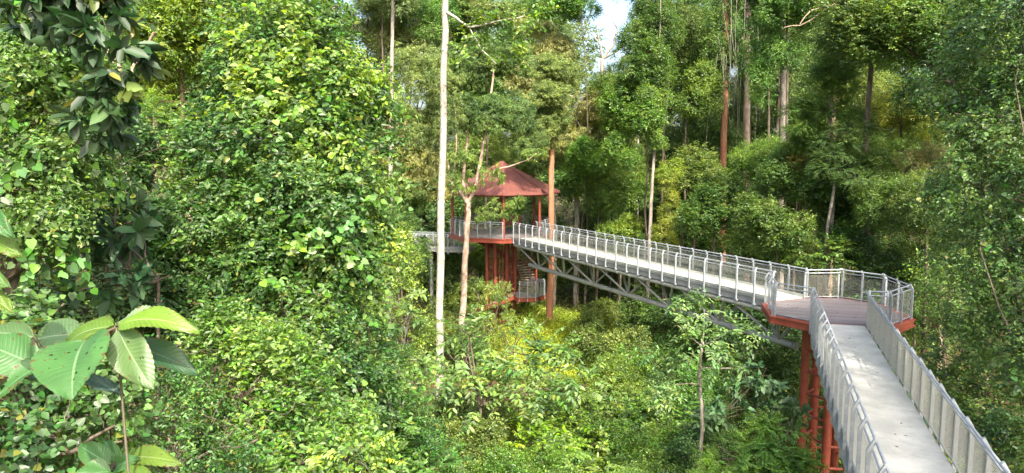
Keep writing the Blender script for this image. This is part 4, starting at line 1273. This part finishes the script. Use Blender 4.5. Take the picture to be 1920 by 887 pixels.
lobed_tree('creeper_tree', 'tree at the far left hung with curtains of heart shaped light green leaves', 'creeper covered tree', (0.085, 0.19, 0.035), 'heart',
    [(40, 30, 8.8, .85), (130, 60, 8.8, .7), (60, 160, 8.4, .75), (150, 170, 8.6, .5), (40, 270, 8.2, .7), (110, 300, 8.2, .5), (80, 380, 8, .42), (115, 430, 8, .28), (-20, 420, 8.2, .6), (-60, 200, 8.4, .9), (10, 520, 8, .35)],
    (20, 9.4), seed=103, scale=.95, r0=.16, hang=.9, dens=.55, ntw=5, extra=[('foliage', 'small', (.085, .18, .03), 1.2, .95, None, None),
     ('branch_leaves', 'big', (.035, .08, .025), 2.6, .75, M_LEAF_DARK, [(150, 30, 7.2, .3), (190, 70, 7.1, .28), (225, 95, 7, .22), (205, 150, 7, .14), (195, 205, 7, .17), (170, 215, 7.1, .12), (110, 10, 7.3, .3)]),
     ('young_leaves', 'big', (.14, .2, .035), .6, .7, None, [(170, 30, 7.1, .3), (215, 110, 7, .25), (195, 205, 7, .15)])])
lobed_tree('shaded_thicket', 'dark small leaved thicket behind the heart leaved creeper at left', 'thicket', (0.05, 0.12, 0.03), 'ovate',
    [(30, 250, 12.6, 1.4), (60, 420, 12, 1.3), (40, 560, 11.4, 1.1), (180, 300, 13, 1.1), (190, 430, 12.4, 1.0), (280, 350, 14, 1.0), (300, 460, 13.4, 1.0), (230, 560, 11.6, 1.0), (130, 560, 11.2, .9), (320, 540, 12.6, .9), (-80, 350, 12, 1.3), (-220, 300, 12.5, 1.6), (-380, 450, 12.5, 1.6), (-250, 600, 11.5, 1.4), (-420, 200, 14, 1.8)],
    (120, 13.2), seed=104, scale=.8, r0=.18, hang=.2, ntw=10)
lobed_tree('feathery_bush', 'bright feathery bush below the forked trunk at upper left', 'bush', (0.11, 0.22, 0.03), 'pinnate',
    [(280, 235, 16, .8), (340, 270, 15.5, .7), (235, 215, 16.4, .5), (300, 300, 15.4, .6), (390, 250, 16, .5)], (300, 16.6), seed=105, scale=.75, dens=2.2, r0=.08, mat=M_LEAF_SOFT)
lobed_tree('lobed_leaf_plant', 'dark blue green plant with long wavy lobed leaves in the shade at left', 'plant', (0.05, 0.12, 0.04), 'big',
    [(215, 425, 9.6, .38), (270, 440, 9.7, .3), (165, 440, 9.7, .3), (245, 510, 9.4, .34), (200, 530, 9.4, .28), (290, 530, 9.5, .24)], (235, 9.8), seed=107, scale=.9, dens=2.2, r0=.04, mat=M_LEAF_DARK,
    extra=None)
lobed_tree('creeper_bush', 'bank of small heart leaved creeper in the bottom left corner', 'creeper', (0.06, 0.14, 0.03), 'heart',
    [(30, 640, 7.2, .65), (60, 760, 6.7, .6), (130, 850, 6.3, .5), (30, 860, 6.2, .5), (180, 760, 7, .5), (-40, 740, 6.6, .6), (120, 690, 7.2, .45)], (60, 7.6), seed=108, scale=.62, dens=1.1, r0=.06, hang=.3, ntw=8, tw_reach=.5)
lobed_tree('yellow_green_bush', 'sunny yellow green bush at the bottom, right of the large ribbed leaves', 'bush', (0.115, 0.225, 0.032), 'ovate',
    [(430, 660, 9.2, .5), (500, 690, 9, .48), (370, 650, 9.4, .38), (560, 740, 8.8, .4), (460, 750, 8.7, .4), (400, 720, 9, .4)], (450, 9.4), seed=109, scale=.62, dens=1.2, r0=.05, ntw=5, tw_reach=.5)
lobed_tree('glossy_bush', 'glossy mid green bush with fine twigs at the bottom below the ribbed leaves', 'bush', (0.07, 0.165, 0.03), 'small',
    [(250, 730, 8.2, .5), (330, 790, 7.8, .5), (220, 830, 7.4, .45), (410, 840, 7.6, .48), (330, 880, 7.2, .4), (300, 690, 8.6, .4), (160, 790, 7.8, .4)], (290, 8.4), seed=110, scale=.8, dens=1.0, r0=.05, hang=.3, ntw=10, tw_reach=.6)
lobed_tree('bottom_shrub', 'light green shrub with broad leaves at the bottom between the glossy bush and white trunk', 'shrub', (0.1, 0.21, 0.035), 'ovate',
    [(520, 800, 8.8, .5), (600, 790, 9.2, .5), (560, 870, 8.4, .5), (650, 860, 9, .45), (490, 870, 8.2, .4)], (560, 9.4), seed=111, scale=.75, dens=1.0, r0=.05, ntw=6, tw_reach=.6,
    extra=[('young_leaves', 'pinnate', (0.208, 0.351, 0.039), .4, .8, None, None)])
lobed_tree('pinnate_shrub', 'shrub of neat feather shaped leaves hiding the foot of the white trunk', 'shrub', (0.07, 0.165, 0.03), 'pinnate',
    [(745, 710, 14.6, .55), (700, 720, 14.2, .75), (785, 885, 13.8, .6), (720, 800, 13.2, .85), (640, 790, 13, .7), (770, 890, 12.8, .75), (690, 880, 12.4, .8), (835, 880, 13.6, .45), (670, 660, 14, .6)], (740, 14.8), seed=112, scale=.95, dens=2.4, r0=.1, ntw=8,
    extra=[('foliage', 'ovate', (0.078, 0.182, 0.026), .5, 1.0, None, None)])
lobed_tree('slope_bush', 'bright yellow green bush on the slope between the vine mass and the white trunk', 'bush', (0.17, 0.27, 0.035), 'farsmall',
    [(720, 560, 25, 1.3), (755, 610, 25, 1.0), (700, 490, 26, 1.1), (745, 500, 26, .9), (690, 620, 24, 1.1), (765, 680, 24, .8), (730, 440, 27, .8)], (740, 26), seed=113, scale=.95, dens=1.1, r0=.1)
lobed_tree('rounded_leaf_plant', 'plant with large round pale leaves left of the white trunk', 'plant', (0.12, 0.21, 0.05), 'big',
    [(775, 675, 20, .4), (745, 690, 20, .35), (775, 570, 23, .4), (765, 600, 23, .35)], (775, 21), seed=114, scale=1.0, dens=1.6, r0=.04)

# ------------------------------------------------------------------ valley shrubs below the footbridge
lobed_tree('large_leaved_shrub', 'broad shrub with arching rows of large pale green leaves right of the white trunk', 'shrub', (0.12, 0.22, 0.05), 'bigpin',
    [(880, 630, 22.5, .8), (960, 660, 22.5, .85), (1040, 690, 22.5, .75), (870, 690, 22, .8), (940, 720, 21.5, .8), (1100, 725, 22.5, .5), (1010, 650, 23, .7), (1000, 740, 21.5, .6), (900, 760, 21, .6), (868, 650, 23, .4)],
    (930, 22.6), seed=120, scale=1.0, dens=2.0, r0=.07, flat=.6)
lobed_tree('drooping_tree', 'bright drooping foliage in front of the red tower, above the pale shrub', 'tree', (0.15, 0.23, 0.04), 'narrow',
    [(925, 545, 42, .8), (935, 575, 42, .9), (950, 610, 42, .8), (885, 590, 42, .8), (940, 545, 42, .6), (890, 530, 42.5, .5), (915, 620, 41.5, .8)], (905, 42.5), seed=121, scale=1.0, dens=1.0, r0=.08, mat=M_LEAF_SOFT, hang=.4)
r_ = bare_trunk('umbrella_sapling', 'slender sapling with a thin bare stem and flat umbrella of large leaves before the truss', 'sapling',
    [(1318, 640, 18.5), (1312, 700, 18.5), (1316, 780, 18.5), (1313, 887, 18.5), (1312, 990, 18.5)], [.035, .045, .05, .055, .07], M_GREY_BARK, seed=14, k=8,
    limbs=[([(1317, 650, 18.5), (1270, 610, 18.2)], .025, .01), ([(1317, 650, 18.5), (1370, 620, 18.4)], .025, .01), ([(1317, 650, 18.5), (1320, 580, 18.6)], .03, .01), ([(1313, 720, 18.5), (1250, 720, 18.3)], .02, .01), ([(1313, 690, 18.5), (1390, 690, 18.4)], .02, .01)])
own_crown(r_, 'bigpin', [(1255, 605, 18.3, np.array([.5, .5, .18])), (1320, 580, 18.6, np.array([.55, .55, .2])), (1385, 630, 18.5, np.array([.5, .5, .16])), (1310, 640, 18.0, np.array([.55, .55, .15])), (1250, 660, 18.2, np.array([.5, .5, .15])),
    (1355, 690, 18.3, np.array([.45, .45, .15])), (1225, 720, 18.2, np.array([.4, .4, .15])), (1290, 560, 18.6, np.array([.3, .3, .15]))], (0.117, 0.215, 0.0585), 122, .6, 2.6, hang=.1, flat=.4)
lobed_tree('palmate_plant', 'cluster of broad dark hand shaped leaves left of the red columns', 'plant', (0.06, 0.135, 0.045), 'big',
    [(1400, 725, 21, .5), (1450, 745, 21, .5), (1370, 765, 20.5, .42), (1430, 705, 21.2, .35), (1480, 770, 20.6, .4), (1340, 790, 20.4, .4)], (1420, 21.4), seed=123, scale=1.05, dens=2.4, r0=.015, mat=M_LEAF_DARK)
lobed_tree('tiered_shrub', 'fresh green shrub of feathery tiers at the bottom in front of the red columns', 'shrub', (.13, .27, .035), 'pinnate',
    [(1440, 830, 17.4, np.array([.9, .9, .4])), (1375, 860, 17.2, np.array([.7, .7, .4])), (1480, 865, 17, np.array([.55, .55, .35])), (1440, 900, 16.8, np.array([1, 1, .5])), (1340, 920, 16.8, .6), (1490, 915, 16.6, .5), (1460, 800, 17.6, np.array([.5, .5, .25]))],
    (1440, 17.6), seed=124, scale=.8, dens=4.2, r0=.06, mat=M_LEAF_SOFT, flat=.5, low=-.7)
VS = [('bush_b', 1150, 720, 29, .8, C_FRESH), ('bush_a', 1215, 770, 26, .75, C_MID), ('bush_pin', 1090, 770, 25, .7, C_MID), ('bush_a', 1260, 850, 22, .7, C_MID), ('bush_b', 1160, 850, 22.5, .75, C_FRESH),
      ('bush_pin', 1010, 830, 21.5, .8, C_LIME), ('bush_big', 1140, 780, 26, .7, C_FRESH), ('bush_pin', 1200, 700, 31, .9, C_FRESH), ('bush_big', 1080, 840, 22, .6, C_FRESH), ('bush_pin', 1240, 790, 24, .8, C_FRESH), ('bush_big', 1330, 700, 27, .7, C_MID), ('bush_a', 900, 850, 19.5, .7, C_MID), ('bush_b', 965, 900, 18.5, .7, C_FRESH), ('bush_a', 1190, 660, 34, .85, C_MID), ('bush_b', 1150, 700, 33, .7, C_FRESH),
      ('bush_a', 1250, 710, 30, .8, C_DEEP), ('bush_b', 1310, 740, 26, .8, C_DEEP), ('bush_a', 1050, 880, 20, .7, C_MID), ('bush_b', 1230, 920, 19.5, .7, C_MID), ('bush_pin', 1120, 930, 19, .7, C_FRESH),
      ('bush_a', 860, 790, 22, .7, C_DEEP), ('bush_b', 940, 800, 24, .8, C_MID), ('bush_a', 1030, 760, 27, .8, C_FRESH), ('bush_b', 1330, 850, 20.5, .7, C_DEEP), ('bush_a', 1290, 640, 36, .9, C_DEEP), ('bush_big', 1180, 800, 25, .6, C_PALE)]
for v, px, py, Y, s_, col in VS:
    inst('valley_shrub', 'leafy shrub on the valley floor between the white trunk and the red columns', 'shrub', col, v, px, py, Y, s_, s_, None, .05, group='shrubs on the valley floor')
SS = [('bush_b', 1130, 600, 44, 1.0, C_MID), ('bush_a', 1190, 580, 46, 1.0, C_DARK), ('bush_b', 1240, 600, 43, 1.0, C_DEEP), 
      ('bush_a', 1130, 640, 40, .9, C_DEEP), ('bush_b', 1300, 590, 42, 1.0, C_DARK), ('bush_b', 990, 560, 58, 1.0, C_MID), ('bush_a', 850, 560, 48, .9, C_FRESH), ('bush_b', 830, 620, 42, .9, C_MID), ('bush_a', 880, 640, 40, .8, C_DEEP)]
for v, px, py, Y, s_, col in SS:
    inst('slope_shrub', 'leafy shrub on the ground around the pavilion tower and below the truss', 'shrub', col, v, px, py, Y, s_, s_ * .9, None, .06, group='shrubs around the tower foot')

# ------------------------------------------------------------------ the dark wall of leaves on the right
lobed_tree('vine_covered_tree', 'dark green wall of leaves on the right edge, its leaves glossy and blue green', 'vine covered tree', (0.075, 0.155, 0.032), 'ovate',
    [(1880, 60, 17.5, 1.3), (1960, 150, 16.5, 1.3), (1880, 230, 17, 1.25), (1800, 170, 18.5, 1.1), (1840, 350, 17, 1.2), (1930, 380, 16, 1.2), (1870, 480, 16.6, 1.15), (1950, 540, 15.4, 1.1), (1890, 620, 16, 1.0),
     (1960, 700, 14.4, 1.0), (1920, 800, 14.4, .9), (1990, 860, 13.4, .9), (1940, -10, 16.5, 1.2), (2090, 300, 17.5, 1.6), (2100, 550, 16.5, 1.5), (2180, 80, 18, 1.6), (2200, 720, 16, 1.4)], (1975, 20), seed=130, scale=.85, r0=.05, hang=.5, ntw=10,
    extra=[('climber', 'heart', (.08, .17, .035), .12, 1.0, None, None)])
lobed_tree('shaded_tree', 'mid green leafy tree directly right of the viewing platform railing', 'tree', (0.085, 0.17, 0.03), 'ovate',
    [(1830, 460, 20.5, 1.1), (1835, 580, 20.5, 1.1), (1755, 500, 31, 1.6), (1770, 620, 30, 1.5), (1700, 500, 33, 1.3), (1800, 680, 18.4, 1.0), (1850, 740, 17, .9), (1725, 400, 31, 1.6), (1790, 560, 27, 1.3), (1810, 380, 20, .9), (1880, 850, 15.6, .9), (1830, 800, 16.6, .8)],
    (1830, 25), seed=131, scale=.85, r0=.05, hang=.2, ntw=12, extra=[('young_leaves', 'ovate', (0.156, 0.26, 0.0325), .12, 1.2, None, [(1780, 520, 29, 1.6), (1810, 440, 22, .7), (1830, 300, 18.4, .6)])])
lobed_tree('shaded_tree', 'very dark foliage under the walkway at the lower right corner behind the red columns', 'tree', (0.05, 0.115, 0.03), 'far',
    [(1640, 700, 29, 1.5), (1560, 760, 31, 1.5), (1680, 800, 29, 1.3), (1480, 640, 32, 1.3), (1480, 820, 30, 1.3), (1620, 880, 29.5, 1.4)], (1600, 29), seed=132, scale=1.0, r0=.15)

# ------------------------------------------------------------------ trees behind the viewpoint whose shade falls on the near walkway and right side
for (X, Y, z, s1, s2, v, lb) in ((14, -6, 13, 1.5, 1.6, 'round_a', 'tall shade tree behind the viewpoint, nearer of the two'), (21, -7, 24, 1.6, 1.9, 'round_b', 'tall shade tree farther right behind the viewpoint')):
    rt = empty('shade_tree', (X, Y, -10), lb, 'tree')
    mb = MB(); limb(mb, (X, Y, -10.5), (X, Y, z), .4, .2, np.random.default_rng(9), 6, .03, 10); mb.build('trunk', M_BROWN_BARK, rt, smooth='all')
    o = bpy.data.objects.new('crown', VAR[v][0]); COL.objects.link(o); o.parent = rt; o.location = (0, 0, z + 10); o.scale = (s1, s1, s2); o.color = (*C_DEEP, 1)

def fern(px, py, Y, r, label, seed, col):
    rng = np.random.default_rng(seed)
    c = at(px, py, Y)
    root = empty('fern', (c[0], c[1], gz(c[0], c[1])), label, 'fern')
    mb = MB(); mb.tube([(c[0], c[1], gz(c[0], c[1]) - .1), tuple(c)], [.05, .03], 7); mb.build('stem', M_BROWN_BARK, root)
    n = 9
    a = np.arange(n) * 2 * math.pi / n + rng.uniform(0, 1)
    D = np.stack([np.cos(a), np.sin(a), .55 + rng.uniform(-.1, .3, n)], -1)
    st = dict(STY['pinnate']); st.update(n=40, L=.16, W=.035, sl=r, droop=.45, up=1, out=.1)
    link('fronds', leaf_mesh('fronds', [sprays(rng, np.tile(c, (n, 1)), D, np.tile(UP, (n, 1)), st)], M_LEAF_SOFT), root, col)
fern(1065, 850, 20, 1.0, 'bright upright fern at the bottom edge between the white trunk and the sapling', 1, (.16, .3, .04))
fern(1180, 895, 18.5, .9, 'fern low at the bottom edge, nearer the sapling stem', 2, (.13, .26, .04))
fern(960, 900, 18, .9, 'fern low at the bottom edge, right of the white trunk', 3, (.13, .26, .04))
# ------------------------------------------------------------------ large ribbed leaves close to the viewpoint
def ribbed_material():
    m, nt, bs, out = nodes('ribbed_leaf')
    oi = nt.nodes.new('ShaderNodeObjectInfo')
    uv = nt.nodes.new('ShaderNodeUVMap')
    sp = nt.nodes.new('ShaderNodeSeparateXYZ')
    nt.links.new(uv.outputs[0], sp.inputs[0])
    def mth(op, a, b2=None, c_=None):
        n = nt.nodes.new('ShaderNodeMath'); n.operation = op
        for i, q in enumerate((a, b2, c_)):
            if q is None: continue
            if isinstance(q, (int, float)): n.inputs[i].default_value = q
            else: nt.links.new(q, n.inputs[i])
        return n.outputs[0]
    av = mth('ABSOLUTE', sp.outputs[0])
    tc0 = nt.nodes.new('ShaderNodeTexCoord')
    n0 = nt.nodes.new('ShaderNodeTexNoise'); n0.inputs['Scale'].default_value = 7
    nt.links.new(tc0.outputs['Object'], n0.inputs['Vector'])
    ph = mth('FRACT', mth('ADD', mth('MULTIPLY', n0.outputs[0], 1.3), mth('MULTIPLY_ADD', sp.outputs[1], 15.0, mth('MULTIPLY', av, -3.0))))
    d = mth('ABSOLUTE', mth('SUBTRACT', ph, .5))
    vein = mth('LESS_THAN', d, .07)
    mid = mth('LESS_THAN', av, .035)
    v = mth('MAXIMUM', mth('MULTIPLY', vein, .28), mth('MULTIPLY', mid, 1.0))
    mx = nt.nodes.new('ShaderNodeMix'); mx.data_type = 'RGBA'
    nt.links.new(v, mx.inputs[0])
    tc = nt.nodes.new('ShaderNodeTexCoord')
    nz = nt.nodes.new('ShaderNodeTexNoise'); nz.inputs['Scale'].default_value = 9; nz.inputs['Detail'].default_value = 4
    nt.links.new(tc.outputs['Object'], nz.inputs['Vector'])
    hs = nt.nodes.new('ShaderNodeHueSaturation')
    nt.links.new(oi.outputs['Color'], hs.inputs['Color'])
    nt.links.new(mth('MULTIPLY_ADD', nz.outputs[0], .7, .65), hs.inputs['Value'])
    nt.links.new(hs.outputs[0], mx.inputs[6])
    h3 = nt.nodes.new('ShaderNodeHueSaturation'); h3.inputs['Value'].default_value = 1.7; h3.inputs['Saturation'].default_value = .75; h3.inputs['Hue'].default_value = .485
    nt.links.new(oi.outputs['Color'], h3.inputs['Color'])
    nt.links.new(h3.outputs[0], mx.inputs[7])
    n5 = nt.nodes.new('ShaderNodeTexNoise'); n5.inputs['Scale'].default_value = 38; n5.inputs['Detail'].default_value = 2
    nt.links.new(tc0.outputs['Object'], n5.inputs['Vector'])
    edge = mth('MULTIPLY', mth('GREATER_THAN', mth('ADD', n5.outputs[0], mth('MULTIPLY', mth('POWER', av, 8.0), .2)), .7), .85)
    m9 = nt.nodes.new('ShaderNodeMix'); m9.data_type = 'RGBA'
    nt.links.new(edge, m9.inputs[0]); nt.links.new(mx.outputs[2], m9.inputs[6]); m9.inputs[7].default_value = (.1, .06, .02, 1)
    mx = m9
    nt.links.new(mx.outputs[2], bs.inputs['Base Color'])
    bs.inputs['Roughness'].default_value = .42
    bp = nt.nodes.new('ShaderNodeBump'); bp.inputs['Strength'].default_value = .5; bp.inputs['Distance'].default_value = .004
    nt.links.new(mth('MINIMUM', d, .3), bp.inputs['Height'])
    nt.links.new(bp.outputs[0], bs.inputs['Normal'])
    tr = nt.nodes.new('ShaderNodeBsdfTranslucent')
    h2 = nt.nodes.new('ShaderNodeHueSaturation'); h2.inputs['Hue'].default_value = .475; h2.inputs['Value'].default_value = 2.0
    nt.links.new(mx.outputs[2], h2.inputs['Color']); nt.links.new(h2.outputs[0], tr.inputs['Color'])
    ms = nt.nodes.new('ShaderNodeMixShader'); ms.inputs[0].default_value = .34
    nt.links.new(bs.outputs[0], ms.inputs[1]); nt.links.new(tr.outputs[0], ms.inputs[2])
    nt.links.new(ms.outputs[0], out.inputs['Surface'])
    return m
M_RIB = ribbed_material()

def ribbed_leaf(parent, B, T, w, nf, color, arch=.03, fold=.25, droop=0.0, seed=0, holes=0, label=None):
    rng = np.random.default_rng(seed)
    B, T, nf = np.array(B), np.array(T), np.array(nf, float)
    d = T - B; L = np.linalg.norm(d); dn = d / L
    n = nf - dn * (nf @ dn); n /= np.linalg.norm(n)
    s = np.cross(n, dn)
    nu, nv = 44, 26
    vs, uvs = [], []
    tw = rng.normal(scale=.12)
    for i in range(nu + 1):
        u = i / nu
        wid = w * .5 * (math.sin(math.pi * min(1, u ** .82)) ** .75 if 0 < u < 1 else 0) * (1.0 - .12 * u)
        wid = max(wid, .003)
        bend = arch * 4 * u * (1 - u) - droop * u * u
        for j in range(nv + 1):
            v = 2 * j / nv - 1
            rip = .0035 * math.sin(2 * math.pi * (u * 15 - 3 * abs(v))) * min(1, abs(v) * 3) + .012 * math.sin(7 * u + 3 * v + seed) * abs(v)
            f_ = fold * (1 + tw * v)
            p = B + d * u + n * (bend + abs(v) * wid * math.sin(f_) + rip) + s * (v * wid * math.cos(f_)) + dn * (abs(v) * wid * -.12)
            vs.append(p); uvs.append((v, u))
    fs = []
    gone = {(int(rng.integers(8, nu - 8)), int(rng.integers(2, nv - 2))) for _ in range(holes)}
    for i in range(nu):
        for j in range(nv):
            if (i, j) in gone: continue
            a = i * (nv + 1) + j
            fs.append((a, a + 1, a + nv + 2, a + nv + 1))
    me = bpy.data.meshes.new('leaf')
    me.from_pydata([tuple(p) for p in vs], [], fs)
    uvl = me.uv_layers.new(name='UVMap')
    uvl.data.foreach_set('uv', [c for f in fs for k in f for c in uvs[k]])
    me.polygons.foreach_set('use_smooth', [True] * len(fs))
    me.materials.append(M_RIB)
    o = link('leaf', me, parent, color)
    if label: o['label'] = label
    return o

G1, G2, G3 = (.05, .14, .035), (.2, .28, .02), (.15, .22, .11)
G4 = (.03, .085, .03)
def leaf_plant(name, label, stem, base, specs, seed):
    bx, by = base
    root = empty(name, (bx, by, gz(bx, by)), label, 'plant')
    mb = MB()
    rng = np.random.default_rng(seed)
    top = at(*stem[0])
    pts = [np.array([bx, by, gz(bx, by) - .2]), np.array([bx, by, -3.0]), at(*stem[0])]
    for p in stem[1:]: limb(mb, at(*stem[0]) + [0, 0, -.01], at(*p), .009, .008, rng, 5, .04, 8)
    mb.tube(pts, [.02, .007] + [.006] * len(stem), 9)
    for sp_ in specs:
        Bp = at(*sp_[0])
        js = min((at(*p) for p in stem), key=lambda q: np.linalg.norm(q - Bp))
        if np.linalg.norm(Bp - js) > .02: limb(mb, js, Bp + .0001, .007, .006, rng, 4, .05, 7)
    mb.build('stem', M_RIB_STEM, root, smooth='all')
    for i, sp_ in enumerate(specs):
        B, T, w, nf, col, arch, fold = sp_[:7]
        hl = sp_[7] if len(sp_) > 7 else 0
        ribbed_leaf(root, at(*B), at(*T), w, nf, col, arch, fold, seed=seed + i, holes=hl, label=sp_[8] if len(sp_) > 8 else None)
M_RIB_STEM = surf('green_stem', (.05, .045, .02), .6, 0, [(6, .4, .7, (.08, .05, .03), .8)])
CAM_N = (0, -1, .35)
leaf_plant('ribbed_leaf_plant', 'close sapling top with a fan of large ribbed leaves, one lemon yellow', [(218, 614, 3.0), (150, 668, 3.1), (85, 668, 3.15)], (-1.83, 3.16), [
    ((222, 610, 3.0), (374, 622, 2.95), .15, (-.1, -.55, 1), (.12, .22, .02), .055, .1, 0, 'lemon yellow arching leaf'),
    ((221, 606, 3.06), (330, 600, 3.1), .13, (0, -.35, 1), G3, .035, .1),
    ((222, 620, 3.0), (288, 730, 2.86), .185, (.15, -1, .25), (.09, .16, .055), .02, .1, 4, 'pale leaf hanging with its grey green underside showing'),
    ((158, 640, 2.95), (136, 754, 2.66), .35, (-.05, -.8, .7), G1, .03, .32, 12, 'widest dark green leaf, full of small holes'),
    ((216, 612, 3.04), (122, 648, 3.12), .17, (-.1, -.6, 1), (.09, .17, .02), .03, .15),
    ((150, 628, 3.2), (60, 640, 3.3), .2, (0, -.8, .8), (.08, .15, .06), .02, .15),
    ((224, 648, 3.12), (372, 702, 3.15), .17, (.1, -.6, 1), G4, .04, .1),
    ((103, 672, 3.05), (-4, 745, 2.9), .14, (-.3, -.8, .8), G1, .02, .25, 3),
    ((72, 686, 3.15), (-40, 640, 3.2), .22, (0, -.9, .6), G1, .02, .12),
    ((64, 632, 3.25), (-40, 630, 3.3), .14, (0, -.8, .9), (.07, .14, .045), .03, .15),
    ((150, 704, 3.35), (55, 710, 3.35), .1, (0, -.6, 1), (.07, .11, .08), .02, .1),
    ((160, 708, 3.35), (234, 742, 3.3), .08, (0, -.7, .9), (.04, .08, .06), .02, .1),
    ((218, 618, 3.05), (208, 596, 3.1), .022, (0, -1, .3), G2, .0, .3),
    ((60, 690, 3.2), (120, 655, 3.4), .12, (0, -1, .3), G4, .0, .3)], 7)
leaf_plant('ribbed_leaf_plant', 'second sapling of large ribbed leaves, just reaching into the bottom edge at left', [(216, 868, 3.3), (214, 900, 3.3)], (-2.3, 3.9), [
    ((208, 872, 3.3), (150, 836, 3.4), .13, (-.2, -.8, .8), G1, .02, .2),
    ((222, 862, 3.3), (196, 826, 3.45), .09, (0, -.9, .5), G1, .01, .2),
    ((224, 862, 3.3), (342, 870, 3.2), .13, (0, -.5, 1), (.1, .17, .02), .035, .12),
    ((216, 880, 3.25), (262, 860, 3.2), .1, (0, -.8, .8), G1, .02, .2),
    ((208, 884, 3.2), (130, 905, 3.1), .16, (0, -.7, 1), G1, .02, .2),
    ((220, 888, 3.2), (300, 925, 3.05), .16, (0, -.7, 1), (.08, .15, .02), .02, .2)], 31)
leaf_plant('ribbed_leaf_plant', 'sapling whose ribbed leaf tips point in from the left edge', [(-45, 430, 2.7), (-40, 540, 2.7)], (-2.5, 2.75), [
    ((-40, 392, 2.7), (24, 444, 2.6), .1, (0, -.8, .8), G1, .02, .2),
    ((-35, 448, 2.7), (40, 480, 2.65), .11, (0, -.6, 1), (.1, .18, .02), .02, .2),
    ((-35, 520, 2.7), (20, 540, 2.65), .08, (0, -.7, 1), (.07, .15, .03), .015, .2),
    ((-35, 548, 2.7), (27, 588, 2.65), .09, (0, -.7, 1), (.1, .17, .02), .015, .2)], 51)
